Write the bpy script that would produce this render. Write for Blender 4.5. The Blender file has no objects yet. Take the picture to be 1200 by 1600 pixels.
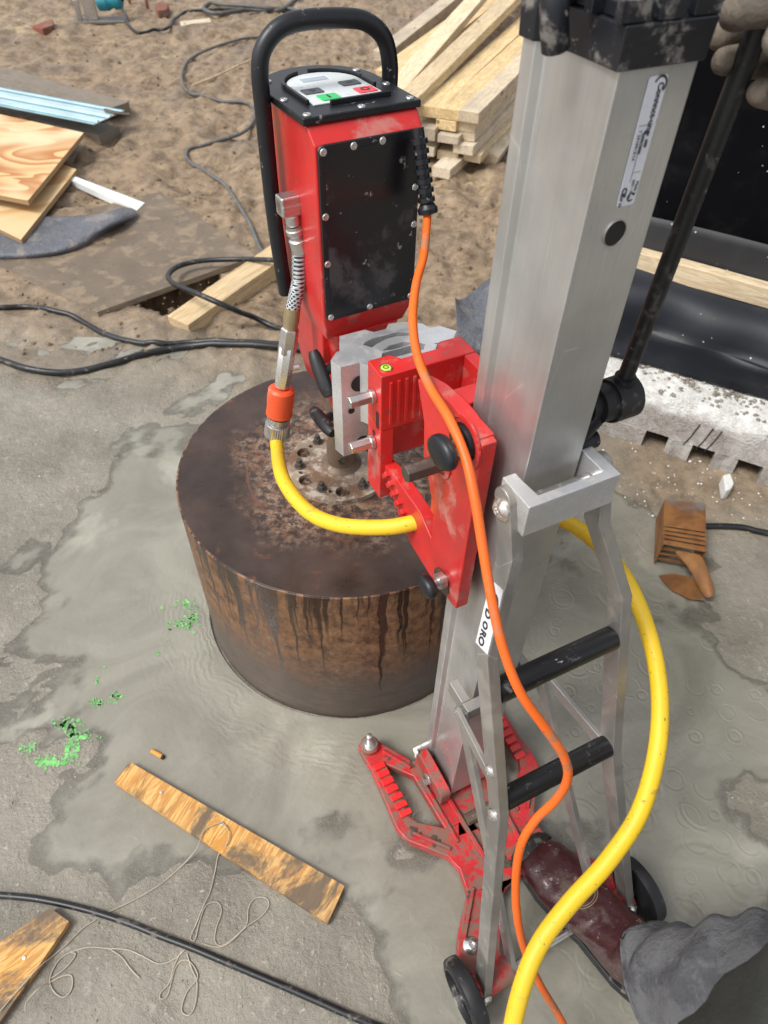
import bpy, bmesh, math, random
import numpy as np
from mathutils import Vector, Matrix
from mathutils.geometry import tessellate_polygon
random.seed(7)
S = bpy.context.scene
COL = S.collection
R = math.radians
# ------------------------------------------------------------------ camera
CAM_H = 1.5
FPX, VX, VY = 1080.0, -22.0, 1012.0           # focal length and nadir point, in photograph pixels
_d = np.array([VX, VY, FPX]); _d /= np.linalg.norm(_d); _up = -_d
_f = np.array([0, 0, 1.0]); _f = _f - _f.dot(_up) * _up; _f /= np.linalg.norm(_f)
CM = np.array([np.cross(_f, _up), _f, _up])   # camera axes -> world
cam = bpy.data.objects.new('camera', bpy.data.cameras.new('camera')); COL.objects.link(cam)
cam.data.sensor_fit = 'VERTICAL'; cam.data.sensor_height = 36.0; cam.data.lens = FPX / 1600 * 36
cam.data.clip_start = 0.02; cam.data.clip_end = 300
cam.data.dof.use_dof = True; cam.data.dof.focus_distance = 1.0; cam.data.dof.aperture_fstop = 7.5
_m = Matrix.Identity(4)
for i in range(3):
    _m[i][0] = CM[i, 0]; _m[i][1] = -CM[i, 1]; _m[i][2] = -CM[i, 2]
_m[2][3] = CAM_H
cam.matrix_world = _m
S.camera = cam
# ------------------------------------------------------------------ sky, sun, exposure
SUN_EL, SUN_AZ = 56, -118                       # azimuth clockwise from +Y
w = bpy.data.worlds.new('World'); S.world = w; w.use_nodes = True
nt = w.node_tree; bg = nt.nodes['Background']
sky = nt.nodes.new('ShaderNodeTexSky'); sky.sky_type = 'NISHITA'; sky.sun_disc = False
sky.sun_elevation = R(SUN_EL); sky.sun_rotation = R(SUN_AZ)
sky.air_density = 1.0; sky.dust_density = 3.0; sky.ozone_density = 1.0
hs = nt.nodes.new('ShaderNodeHueSaturation'); hs.inputs['Saturation'].default_value = 0.22
nt.links.new(sky.outputs[0], hs.inputs['Color']); nt.links.new(hs.outputs[0], bg.inputs[0])
bg.inputs[1].default_value = 0.15
sd = bpy.data.lights.new('sun', 'SUN'); sd.energy = 1.4; sd.angle = R(18); sd.color = (1, 0.97, 0.92)
so = bpy.data.objects.new('sun', sd); COL.objects.link(so)
_v = Vector((math.sin(R(SUN_AZ)) * math.cos(R(SUN_EL)), math.cos(R(SUN_AZ)) * math.cos(R(SUN_EL)), math.sin(R(SUN_EL))))
so.rotation_euler = _v.to_track_quat('Z', 'Y').to_euler(); so.location = (0, 0, 5)
S.view_settings.view_transform = 'Standard'; S.view_settings.look = 'None'
S.view_settings.exposure = 0.58; S.view_settings.gamma = 1.0; S.view_settings.use_curve_mapping = False
# ------------------------------------------------------------------ where a point seen in the photograph lies in the place
CP = np.array([0, 0, CAM_H])
def ray(px, py):
    v = CM @ np.array([px - 600, py - 800, FPX]); return v / np.linalg.norm(v)
def G(px, py, z=0.0):                          # on the horizontal plane z
    r = ray(px, py); return Vector(CP + r * (z - CAM_H) / r[2])
def D(px, py, d):                              # at depth d along the optical axis
    return Vector(CP + CM @ np.array([(px - 600) / FPX * d, (py - 800) / FPX * d, d]))
RIG_Z = R(27)
RX = np.array([math.cos(RIG_Z), math.sin(RIG_Z), 0]); RY = np.array([-math.sin(RIG_Z), math.cos(RIG_Z), 0])
RO = np.array(G(704, 1240, 0.06)); RO[2] = 0
def loc(p):
    q = np.array(p) - RO; return Vector((q.dot(RX), q.dot(RY), q[2]))
def wld(p): return Vector(RO + RX * p[0] + RY * p[1] + np.array([0, 0, p[2]]))
def LX(px, py, x):                             # rig coordinates, on the plane x
    r = ray(px, py); t = (RO + RX * x - CP).dot(RX) / r.dot(RX); return loc(CP + r * t)
def LY(px, py, y):
    r = ray(px, py); t = (RO + RY * y - CP).dot(RY) / r.dot(RY); return loc(CP + r * t)
def LZ(px, py, z): return loc(G(px, py, z))
def LD(px, py, d): return loc(D(px, py, d))
# ------------------------------------------------------------------ mesh tools
class MB:
    def __init__(s): s.v = []; s.f = []; s.m = []
    def add(s, vs, fs, mi=0):
        o = len(s.v); s.v += [tuple(v) for v in vs]; s.f += [tuple(i + o for i in f) for f in fs]; s.m += [mi] * len(fs); return s
    def box(s, a, b, mi=0):
        x0, y0, z0 = a; x1, y1, z1 = b
        vs = [(x0, y0, z0), (x1, y0, z0), (x1, y1, z0), (x0, y1, z0), (x0, y0, z1), (x1, y0, z1), (x1, y1, z1), (x0, y1, z1)]
        return s.add(vs, [(0, 3, 2, 1), (4, 5, 6, 7), (0, 1, 5, 4), (1, 2, 6, 5), (2, 3, 7, 6), (3, 0, 4, 7)], mi)
    def obox(s, c, ax, ay, az, mi=0):          # centre and three half-axis vectors
        c, ax, ay, az = map(Vector, (c, ax, ay, az)); vs = []
        for k in (-1, 1):
            for i, j in ((-1, -1), (1, -1), (1, 1), (-1, 1)): vs.append(c + ax * i + ay * j + az * k)
        return s.add(vs, [(0, 3, 2, 1), (4, 5, 6, 7), (0, 1, 5, 4), (1, 2, 6, 5), (2, 3, 7, 6), (3, 0, 4, 7)], mi)
    def loft(s, rings, cap=True, closed=True, mi=0):
        n = len(rings[0]); vs = [p for r in rings for p in r]; fs = []
        for i in range(len(rings) - 1):
            for j in range(n if closed else n - 1):
                a = i * n + j; b = i * n + (j + 1) % n; fs.append((a, b, b + n, a + n))
        if cap: fs.append(tuple(reversed(range(n)))); fs.append(tuple(range(len(vs) - n, len(vs))))
        return s.add(vs, fs, mi)
    def cyl(s, p0, p1, r0, r1=None, n=20, mi=0, cap=True, rot=0):
        p0 = Vector(p0); p1 = Vector(p1); r1 = r0 if r1 is None else r1
        z = (p1 - p0).normalized(); x = z.orthogonal().normalized(); y = z.cross(x)
        rg = [[p + (x * math.cos(rot + 2 * math.pi * k / n) + y * math.sin(rot + 2 * math.pi * k / n)) * r for k in range(n)] for p, r in ((p0, r0), (p1, r1))]
        return s.loft(rg, cap, True, mi)
    def lathe(s, p0, ax, prof, n=28, mi=0, cap=True):    # prof: (distance along axis, radius)
        p0 = Vector(p0); z = Vector(ax).normalized(); x = z.orthogonal().normalized(); y = z.cross(x)
        rg = [[p0 + z * h + (x * math.cos(2 * math.pi * k / n) + y * math.sin(2 * math.pi * k / n)) * max(r, 1e-5) for k in range(n)] for h, r in prof]
        return s.loft(rg, cap, True, mi)
    def tube(s, pts, r, n=12, mi=0, flat=None):
        pts = [Vector(p) for p in pts]; rs = r if isinstance(r, (list, tuple)) else [r] * len(pts)
        t0 = (pts[1] - pts[0]).normalized(); x = t0.orthogonal().normalized(); rg = []
        for i, p in enumerate(pts):
            t = (pts[min(i + 1, len(pts) - 1)] - pts[max(i - 1, 0)]).normalized()
            x = (x - t * x.dot(t)).normalized(); y = t.cross(x)
            rg.append([p + (x * math.cos(2 * math.pi * k / n) + y * math.sin(2 * math.pi * k / n)) * rs[i] for k in range(n)])
        return s.loft(rg, True, True, mi)
    def prism(s, outer, holes, org, u, v, w_, mi=0):   # outline in (u,v), extruded by vector w_
        org, u, v, w_ = map(Vector, (org, u, v, w_))
        loops = [list(outer)] + [list(h) for h in (holes or [])]
        flat = [p for l in loops for p in l]
        tri = tessellate_polygon([[Vector((a, b, 0)) for a, b in l] for l in loops]) if holes else [tuple(range(len(flat)))]
        n = len(flat); vs = [org + u * a + v * b for a, b in flat]; vs += [p + w_ for p in vs]
        fs = [tuple(t) for t in tri] + [tuple(i + n for i in reversed(t)) for t in tri]; o = 0
        for l in loops:
            m = len(l)
            for i in range(m): a = o + i; b = o + (i + 1) % m; fs.append((a, b, b + n, a + n))
            o += m
        return s.add(vs, fs, mi)
    def build(s, name, mats, parent=None, bev=0, smooth=35, seg=2, sub=0):
        me = bpy.data.meshes.new(name); me.from_pydata(s.v, [], s.f)
        for m in (mats if isinstance(mats, (list, tuple)) else [mats]): me.materials.append(m)
        if any(s.m): me.polygons.foreach_set('material_index', s.m)
        bm = bmesh.new(); bm.from_mesh(me); bmesh.ops.recalc_face_normals(bm, faces=bm.faces); bm.to_mesh(me); bm.free()
        if smooth:
            me.shade_smooth(); me.set_sharp_from_angle(angle=R(smooth))
        o = bpy.data.objects.new(name, me); COL.objects.link(o)
        if parent: o.parent = parent
        if bev:
            b = o.modifiers.new('bevel', 'BEVEL'); b.width = bev; b.segments = seg; b.limit_method = 'ANGLE'; b.angle_limit = R(40); b.harden_normals = True
        if sub:
            b = o.modifiers.new('sub', 'SUBSURF'); b.levels = sub; b.render_levels = sub
        return o
def tag(o, label=None, cat=None, group=None, kind=None):
    if label: o['label'] = label
    if cat: o['category'] = cat
    if group: o['group'] = group
    if kind: o['kind'] = kind
    return o
def empty(name, l=(0, 0, 0), rz=0):
    o = bpy.data.objects.new(name, None); COL.objects.link(o); o.location = l; o.rotation_euler = (0, 0, rz); o.empty_display_size = .05; return o
def copy_tree(o, parent=None):
    c = o.copy(); COL.objects.link(c)
    if parent: c.parent = parent
    for ch in list(o.children): copy_tree(ch, c)
    return c
def spline(pts, n=8, closed=False):            # Catmull-Rom
    P = [Vector(p) for p in pts]; out = []
    for i in range(len(P) - 1):
        p0 = P[max(i - 1, 0)]; p1 = P[i]; p2 = P[i + 1]; p3 = P[min(i + 2, len(P) - 1)]
        for k in range(n):
            t = k / n; out.append(.5 * ((2 * p1) + (p2 - p0) * t + (2 * p0 - 5 * p1 + 4 * p2 - p3) * t * t + (3 * p1 - p0 - 3 * p2 + p3) * t ** 3))
    out.append(P[-1]); return out
def circ(cx, cy, r, n=20): return [(cx + r * math.cos(2 * math.pi * k / n), cy + r * math.sin(2 * math.pi * k / n)) for k in range(n)]
def rrect(x0, y0, x1, y1, r, n=4):
    o = []
    for cx, cy, a0 in ((x1 - r, y1 - r, 0), (x0 + r, y1 - r, 90), (x0 + r, y0 + r, 180), (x1 - r, y0 + r, 270)):
        for k in range(n + 1): a = R(a0 + 90 * k / n); o.append((cx + r * math.cos(a), cy + r * math.sin(a)))
    return o
# ------------------------------------------------------------------ materials
class NT:
    def __init__(s, name):
        s.m = bpy.data.materials.new(name); s.m.use_nodes = True; s.t = s.m.node_tree
        s.b = s.t.nodes['Principled BSDF']; s.out = s.t.nodes['Material Output']
        s.tc = s.t.nodes.new('ShaderNodeTexCoord')
    def n(s, typ, **k):
        o = s.t.nodes.new('ShaderNode' + typ)
        for a, b in k.items(): setattr(o, a, b)
        return o
    def l(s, a, b): s.t.links.new(a, b)
    def put(s, inp, v):
        if hasattr(v, 'is_output') or isinstance(v, bpy.types.NodeSocket): s.l(v, inp)
        else: inp.default_value = v
    def noise(s, scale=5, detail=4, rough=.55, vec=None, dist=0, dim='3D'):
        o = s.n('TexNoise'); o.inputs['Scale'].default_value = scale; o.inputs['Detail'].default_value = detail
        o.inputs['Roughness'].default_value = rough; o.inputs['Distortion'].default_value = dist
        s.l(vec or s.tc.outputs['Object'], o.inputs['Vector']); return o.outputs['Fac']
    def ramp(s, v, a, b, lo=0., hi=1.):
        o = s.n('MapRange'); o.interpolation_type = 'SMOOTHSTEP'; s.put(o.inputs[0], v)
        o.inputs[1].default_value = a; o.inputs[2].default_value = b; o.inputs[3].default_value = lo; o.inputs[4].default_value = hi
        return o.outputs[0]
    def mix(s, f, a, b, mode='MIX'):
        o = s.n('Mix', data_type='RGBA', blend_type=mode); s.put(o.inputs[0], f)
        for i, c in ((6, a), (7, b)): s.put(o.inputs[i], (*c, 1) if isinstance(c, tuple) and len(c) == 3 else c)
        return o.outputs[2]
    def math(s, op, a, b=0., c=0.):
        o = s.n('Math', operation=op); s.put(o.inputs[0], a); s.put(o.inputs[1], b); s.put(o.inputs[2], c); return o.outputs[0]
    def map(s, scale=(1, 1, 1), rot=(0, 0, 0), loc=(0, 0, 0), vec=None):
        o = s.n('Mapping'); o.inputs['Scale'].default_value = scale; o.inputs['Rotation'].default_value = rot; o.inputs['Location'].default_value = loc
        s.l(vec or s.tc.outputs['Object'], o.inputs[0]); return o.outputs[0]
    def bump(s, h, strength=.3, dist=.002, prev=None):
        o = s.n('Bump'); o.inputs['Strength'].default_value = strength; o.inputs['Distance'].default_value = dist
        s.put(o.inputs['Height'], h)
        if prev: s.l(prev, o.inputs['Normal'])
        s.l(o.outputs[0], s.b.inputs['Normal']); return o.outputs[0]
    def set(s, **k):
        for a, v in k.items():
            i = s.b.inputs[a.replace('_', ' ')]; s.put(i, (*v, 1) if isinstance(v, tuple) and len(v) == 3 else v)
        return s
def M(name, col, rough=.5, metal=0., dirt=None, amt=.3, ds=14., var=.12, vs=6., bump=.0, bs=150., coat=0., fleck=None, famt=.3, fs=60., bd=.001, stretch=None, drough=.75):
    """colour with slow variation, patches of dirt, and fine flecks or scratches"""
    t = NT(name); vec = t.map(scale=stretch) if stretch else None
    c = t.mix(t.ramp(t.noise(vs, 3, vec=vec), .3, .7), tuple(x * (1 - var) for x in col), tuple(min(1, x * (1 + var)) for x in col))
    r = rough; mt = metal
    if fleck:
        f = t.ramp(t.noise(fs, 5, .7, vec=vec), .70 - famt * .24, .725 - famt * .24)
        c = t.mix(t.math('MULTIPLY', f, .8), c, fleck)
    if dirt:
        f = t.math('MULTIPLY', t.ramp(t.noise(ds, 7, .68, dist=.3), .635 - amt * .27, .75 - amt * .26), .85)
        c = t.mix(f, c, dirt)
        r = t.math('ADD', t.math('MULTIPLY', f, drough - rough), rough)
        if metal: mt = t.math('MULTIPLY', t.math('SUBTRACT', 1., f), metal)
    else:
        r = t.ramp(t.noise(vs * 3, 4), .25, .75, rough * .8, min(1, rough * 1.25))
    t.set(Base_Color=c, Roughness=r, Metallic=mt, Coat_Weight=coat)
    if bump: t.bump(t.noise(bs, 6, .65, vec=vec), bump, bd)
    return t.m
def alu(name, col=(.55, .545, .53), rough=.36, streak=(1, 1, .02), dirt=(.30, .27, .22), amt=.15, ss=300):
    t = NT(name); v = t.map(scale=streak)
    st = t.noise(ss, 3, .6, vec=v); big = t.noise(7, 4, .6)
    c = t.mix(t.ramp(big, .3, .7), tuple(x * .86 for x in col), tuple(min(1, x * 1.1) for x in col))
    c = t.mix(t.ramp(st, .3, .8, 0, .22), c, (.33, .33, .33))
    f = t.ramp(t.noise(16, 8, .7, dist=.4), .64 - amt * .28, .76 - amt * .26, 0, .7)
    c = t.mix(f, c, dirt)
    sc = t.n('TexVoronoi', feature='DISTANCE_TO_EDGE'); sc.inputs['Scale'].default_value = 26
    t.l(t.map(scale=(1, 1, .25), rot=(.3, .5, .2)), sc.inputs['Vector'])
    scr = t.math('MULTIPLY', t.ramp(sc.outputs['Distance'], .0, .012, 1, 0), t.ramp(t.noise(9, 2), .55, .62))
    c = t.mix(t.math('MULTIPLY', scr, .5), c, (.75, .75, .75))
    t.set(Base_Color=c, Metallic=t.math('SUBTRACT', .72, t.math('MULTIPLY', f, .6)), Roughness=t.ramp(t.noise(10, 5), .3, .7, rough * .75, rough * 1.35))
    t.bump(st, .06, .0006); return t.m
DIRT = (.24, .20, .15); PALE = (.42, .37, .31)
m_alu = alu('brushed_aluminium'); m_alud = alu('dirty_aluminium', (.36, .345, .325), .42, amt=.5)
m_cast = alu('machined_block', (.78, .79, .80), .34, (1, 1, 1), (.40, .38, .36), .55, 500)
m_red = M('red_enamel', (.56, .024, .022), .33, dirt=(.50, .20, .17), amt=.36, ds=11, var=.2, coat=.08, fleck=(.16, .09, .07), famt=.34, fs=70, bump=.12, bs=220, bd=.0006, drough=.6)
m_redd = M('muddy_red_enamel', (.50, .018, .022), .34, dirt=(.15, .11, .08), amt=.72, ds=26, var=.2, coat=.1, fleck=(.10, .07, .05), famt=.5, fs=90, bump=.3, bs=120, bd=.0012)
m_black = M('black_plastic', (.008, .009, .012), .40, dirt=(.16, .15, .145), amt=-.10, ds=18, fleck=(.32, .31, .30), famt=.22, fs=70, bump=.1, bs=260, bd=.0005)
m_panel = M('scuffed_black_panel', (.008, .008, .010), .28, dirt=(.065, .06, .062), amt=.46, ds=7, fleck=(.30, .28, .27), famt=.22, fs=48, drough=.5)
m_rub = M('black_rubber', (.012, .012, .014), .5, dirt=(.19, .17, .15), amt=.22, ds=30, fleck=(.25, .23, .2), famt=.15)
m_steel = M('worn_steel', (.56, .55, .53), .3, .9, dirt=(.24, .18, .13), amt=.3, ds=60, var=.15, bump=.1, bs=300, bd=.0005)
m_zinc = M('zinc_plate', (.72, .71, .68), .26, .95, dirt=(.3, .27, .22), amt=.2, ds=90)
m_dsteel = M('oily_dark_steel', (.10, .088, .075), .45, .5, dirt=(.15, .11, .08), amt=.4, ds=50, bump=.3, bs=160)
m_rod = M('worn_black_rod', (.016, .016, .017), .45, .2, dirt=(.08, .075, .07), amt=.40, ds=40, fleck=(.28, .27, .25), famt=.18, fs=80, bump=.2, bs=180)
m_yel = M('yellow_hose', (.76, .50, .018), .5, dirt=(.42, .29, .06), amt=.26, ds=18, var=.08, fleck=(.10, .075, .03), famt=.28, fs=110, bump=.25, bs=500, bd=.0005)
m_org = M('orange_cable', (.82, .14, .012), .46, dirt=(.34, .17, .09), amt=.36, ds=12, var=.1, fleck=(.20, .08, .05), famt=.22, fs=90)
m_orgc = M('orange_coupling', (.75, .09, .025), .4, dirt=(.35, .2, .15), amt=.2, ds=60)
m_cab = M('black_cable', (.011, .012, .014), .38, dirt=(.17, .15, .12), amt=.3, ds=35, fleck=(.3, .28, .24), famt=.2, fs=90)
m_cabg = M('muddy_grey_cable', (.10, .105, .105), .55, dirt=(.22, .17, .12), amt=.45, ds=30)
m_cap = M('dusty_cap_plastic', (.009, .010, .014), .42, dirt=(.24, .22, .20), amt=.42, ds=34, fleck=(.32, .31, .30), famt=.2, fs=50, bump=.2, bs=90)
m_hole = M('dark_bore', (.02, .018, .016), .7)
m_white = M('white_paint', (.74, .76, .74), .55, dirt=(.4, .37, .3), amt=.15)
m_key_g = M('green_key', (.02, .52, .13), .4, dirt=(.3, .4, .3), amt=.12, ds=80); m_key_r = M('red_key', (.75, .05, .07), .4, dirt=(.5, .3, .3), amt=.12, ds=80)
m_key_k = M('grey_key', (.06, .065, .075), .45, dirt=(.3, .3, .3), amt=.1, ds=80)
m_keypad = M('keypad_film', (.62, .66, .66), .38, dirt=(.42, .40, .37), amt=.25, ds=70)
m_lcd = M('display_window', (.33, .37, .44), .15)
m_label = M('paper_label', (.72, .74, .80), .35, dirt=(.55, .55, .55), amt=.15, ds=50); m_ink = M('black_print', (.03, .03, .035), .5)
m_bub = M('level_fluid', (.55, .75, .05), .1, coat=1.)
m_brass = M('dirty_brass', (.42, .33, .19), .4, .7, dirt=(.25, .2, .14), amt=.3, ds=70)
# ------------------------------------------------------------------ ground and water
def _hash(ix, iy, seed):
    h = (ix.astype(np.int64) * 374761393 + iy.astype(np.int64) * 668265263 + seed * 1442695041) & 0xffffffff
    h = ((h ^ (h >> 13)) * 1274126177) & 0xffffffff
    return ((h ^ (h >> 16)) & 0xffff) / 65535.0
def vnoise(x, y, seed=0):
    ix = np.floor(x); iy = np.floor(y); fx = x - ix; fy = y - iy
    fx = fx * fx * (3 - 2 * fx); fy = fy * fy * (3 - 2 * fy)
    a = _hash(ix, iy, seed); b = _hash(ix + 1, iy, seed); c = _hash(ix, iy + 1, seed); d = _hash(ix + 1, iy + 1, seed)
    return a + (b - a) * fx + (c - a) * fy + (a - b - c + d) * fx * fy
def fbm(x, y, oct=5, gain=.5, seed=0):
    s = 0; a = 1; t = 0
    for o in range(oct):
        s = s + a * vnoise(x + 17.3 * o, y - 9.1 * o, seed + o); t += a; a *= gain; x = x * 2.03; y = y * 2.03
    return s / t
ANCH = [(230,760,-8),(180,880,-7),(250,1000,-8),(300,1100,-9),(330,1180,-9),(450,1200,-9),(600,1350,-7),(650,1450,-5),(1100,1100,-9),(1000,1200,-9),(1100,1320,-8),(900,1000,-9),(1000,850,-8),(930,790,-6),(1150,1400,-4),
  (560,1150,-9),(240,690,-5),(290,640,-3),(170,1300,-2),(90,1330,-1),(300,1400,2.5),(200,1500,4),(450,1500,3),(100,1400,3),(40,1200,2),(60,1080,2.5),(100,970,1),(20,830,4),(90,760,2),(100,680,6),(230,600,9),(300,540,14),
  (1150,905,5),(1195,1000,3),(980,735,6),(1080,780,5),(1190,1270,1),(1150,1450,0),(560,1590,2),(400,1400,2),(350,1470,4),(540,1500,0),(20,1300,4),(150,1180,1),(700,1600,-3),(900,1600,-6),(1200,1150,-4),(1180,860,4),
  (20,560,16),(200,480,18),(420,500,16),(700,420,18),(500,300,24),(100,350,24),(300,150,30),(50,50,30),(600,30,30),(760,300,26),(1010,700,8),(1190,790,8),(330,880,-8),(720,1180,-9),(500,1320,-5),(430,1280,-6),(10,950,6)]
AX = np.array([[*G(a, b)[:2], c * .001] for a, b, c in ANCH])
DC = (-.087, 1.117); DR = .365; DZ = .461        # drum centre, radius, top
HOLE = [G(*p)[:2] for p in ((192, 474), (262, 500), (330, 470), (350, 440), (330, 418), (225, 430))]
def inpoly(x, y, P):
    c = np.zeros(np.shape(x), bool); n = len(P)
    for i in range(n):
        x1, y1 = P[i]; x2, y2 = P[(i + 1) % n]
        c ^= ((y1 > y) != (y2 > y)) & (x < (x2 - x1) * (y - y1) / (y2 - y1 + 1e-12) + x1)
    return c
def height(x, y, full=True):
    x = np.asarray(x, float); y = np.asarray(y, float)
    num = 0; den = 0
    for ax, ay, ah in AX:
        wgt = 1 / (((x - ax) ** 2 + (y - ay) ** 2) / (1 + .3 * ay * ay) + .0006) ** 1.6; num = num + wgt * ah; den = den + wgt
    h = num / den
    far = np.clip((y - 1.75 + .25 * (fbm(x * 1.7, y * 1.7, 3, seed=40) - .5)) / .7, 0, 1); far = far * far * (3 - 2 * far)
    near = 1 - far
    wxx = x + .25 * (fbm(x * 2, y * 2, 3, seed=3) - .5); wyy = y + .25 * (fbm(x * 2, y * 2, 3, seed=5) - .5)
    h = h + near * ((fbm(wxx * 4, wyy * 4, 5, .55, 11) - .5) * .017 + (fbm(wxx * 26, wyy * 26, 3, .6, 12) - .5) * .005)
    rid = 1 - np.abs(fbm(wxx * 5.5, wyy * 4.5, 4, .55, 21) * 2 - 1)
    mud = (fbm(wxx * 2.2, wyy * 2.6, 5, .55, 20) - .5) * .085 + (rid - .8) * .09 + (fbm(wxx * 16, wyy * 20, 3, .6, 23) - .5) * .030
    h = h + far * mud
    flat = np.exp(-((x + 1.3) ** 2 / 1.1 + (y - 2.75) ** 2 / .14)); h = h * (1 - .8 * flat) + .012 * flat
    if full: h = np.where(inpoly(x, y, HOLE), -.45, h)
    return h
t = NT('wet_ground')
at = t.n('Attribute', attribute_name='mud'); mudf = at.outputs['Fac']
aw = t.n('Attribute', attribute_name='wet'); wetf = aw.outputs['Fac']
n1 = t.noise(3.5, 8, .62); n2 = t.noise(34, 6, .7); n3 = t.noise(150, 4, .6); n4 = t.noise(1.3, 4, .5)
conc = t.mix(t.ramp(n1, .3, .7), (.180, .163, .129), (.290, .265, .214))
conc = t.mix(t.ramp(n2, .56, .74, 0, .65), conc, (.44, .405, .34))
conc = t.mix(t.ramp(t.noise(11, 6, .7, dist=.8), .57, .70, 0, .4), conc, (.13, .108, .082))
n5 = t.noise(16, 9, .72)
mud = t.mix(t.ramp(n5, .32, .66), (.130, .086, .048), (.335, .243, .155))
mud = t.mix(t.ramp(t.noise(6, 8, .7, dist=.6), .5, .72, 0, .8), mud, (.38, .27, .16))
mud = t.mix(t.ramp(t.noise(2.6, 7, .7, dist=.8), .53, .66, 0, .75), mud, (.135, .095, .062))
mud = t.mix(t.ramp(n4, .52, .66, 0, .55), mud, (.17, .135, .105))
vo = t.n('TexVoronoi'); vo.inputs['Scale'].default_value = 1.1; t.l(t.map(vec=t.tc.outputs['Object']), vo.inputs['Vector'])
saw = t.math('MULTIPLY', t.ramp(vo.outputs['Distance'], .2, .48, 1, 0), t.ramp(t.noise(9, 8, .75), .50, .62))
mud = t.mix(t.math('MULTIPLY', saw, .75), mud, (.50, .40, .24))
col = t.mix(mudf, conc, mud)
col = t.mix(t.ramp(t.noise(75, 3, .6), .665, .70, 0, .8), col, (.42, .38, .32))     # grit
col = t.mix(t.math('MULTIPLY', wetf, .02), col, (.08, .07, .055))
rg = t.math('ADD', t.math('MULTIPLY', t.ramp(n2, .3, .7, .16, .42), t.math('SUBTRACT', 1., wetf)), t.math('MULTIPLY', wetf, .12))
rg = t.math('ADD', rg, t.math('MULTIPLY', mudf, .25))
t.set(Base_Color=col, Roughness=rg, Specular_IOR_Level=.5)
hh = t.math('ADD', t.math('MULTIPLY', n5, 1.6), t.math('ADD', n2, t.math('MULTIPLY', n3, .35)))
t.bump(hh, .8, .0068); m_ground = t.m
def gridax(n, a, k, c): u = np.linspace(-1, 1, n); return c + a * np.sinh(k * u)
def sheet(name, xs, ys, hf, mat, keep=None, attrs=()):
    X_, Y_ = np.meshgrid(xs, ys); Z_ = hf(X_, Y_); nx = len(xs); ny = len(ys)
    co = np.stack([X_, Y_, Z_], -1).reshape(-1, 3)
    i = np.arange(nx * ny).reshape(ny, nx); q = np.stack([i[:-1, :-1], i[:-1, 1:], i[1:, 1:], i[1:, :-1]], -1).reshape(-1, 4)
    if keep is not None:
        kv = keep(X_, Y_).reshape(-1); q = q[kv[q].any(1)]
    me = bpy.data.meshes.new(name); me.vertices.add(len(co)); me.vertices.foreach_set('co', co.ravel())
    me.loops.add(q.size); me.loops.foreach_set('vertex_index', q.ravel().astype(np.int32))
    me.polygons.add(len(q)); me.polygons.foreach_set('loop_start', np.arange(0, q.size, 4, dtype=np.int32))
    me.update(calc_edges=True); me.validate(); me.materials.append(mat)
    for an, fn in attrs:
        a = me.attributes.new(an, 'FLOAT', 'POINT'); a.data.foreach_set('value', fn(X_, Y_, Z_).reshape(-1).astype(np.float32))
    me.shade_smooth(); o = bpy.data.objects.new(name, me); COL.objects.link(o); return o
def mudness(x, y, z):
    f = np.clip((y - 1.72 - .22 * (x < -0.2) * np.clip(-x, 0, 1) + .5 * (fbm(x * 2.2, y * 2.2, 4, seed=60) - .5)) / .5, 0, 1)
    r = np.clip((x - .55) / .3, 0, 1) * np.clip((y - 1.30) / .2, 0, 1)
    return np.maximum(f, .75 * r)
def wetness(x, y, z): return np.clip((.007 - z + .008 * (fbm(x * 5, y * 5, 4, seed=70) - .5)) / .010, 0, 1) * (y < 2.4)
xs = gridax(620, 1.3, 3.7, .0); ys = gridax(700, 1.2, 3.8, 1.1)
tag(sheet('ground', xs, ys, height, m_ground, attrs=(('mud', mudness), ('wet', wetness))), kind='structure')
# standing water: cloudy, and clearer where it thins out towards its shore
t = NT('cloudy_water'); ad = t.n('Attribute', attribute_name='depth')
cl = t.noise(3.2, 6, .6, dist=1.2); c = t.mix(t.ramp(cl, .3, .7), (.205, .194, .156), (.300, .288, .235))
c = t.mix(t.ramp(t.noise(1.6, 5, .6, dist=1.5), .52, .68, 0, .75), c, (.40, .385, .315))
gl = t.n('BsdfGlossy'); gl.inputs['Roughness'].default_value = .045; gl.inputs['Color'].default_value = (1, 1, 1, 1)
df = t.n('BsdfDiffuse'); t.l(c, df.inputs[0]); tr = t.n('BsdfTransparent')
fr = t.n('Fresnel'); fr.inputs[0].default_value = 1.55
op = t.ramp(t.math('ADD', ad.outputs['Fac'], t.math('MULTIPLY', t.math('SUBTRACT', t.noise(14, 6, .65), .5), .55)), .06, .46, 0, .98)
m1 = t.n('MixShader'); t.l(op, m1.inputs[0]); t.l(tr.outputs[0], m1.inputs[1]); t.l(df.outputs[0], m1.inputs[2])
m2 = t.n('MixShader'); t.l(fr.outputs[0], m2.inputs[0]); t.l(m1.outputs[0], m2.inputs[1]); t.l(gl.outputs[0], m2.inputs[2]); t.l(m2.outputs[0], t.out.inputs[0])
def rings(scale, freq, seedloc, dens):          # rain-drop rings
    v = t.n('TexVoronoi', voronoi_dimensions='2D'); v.inputs['Scale'].default_value = scale
    t.l(t.map(loc=seedloc), v.inputs['Vector'])
    d = v.outputs['Distance']; sx = t.n('SeparateColor'); t.l(v.outputs['Color'], sx.inputs[0])
    rad = t.math('MULTIPLY', sx.outputs[0], .5)
    band = t.ramp(t.math('ABSOLUTE', t.math('SUBTRACT', d, rad)), .0, .16, 1, 0)
    wv = t.math('MULTIPLY', t.math('SINE', t.math('MULTIPLY', d, freq)), band)
    return t.math('MULTIPLY', wv, t.math('GREATER_THAN', sx.outputs[1], dens))
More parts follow.
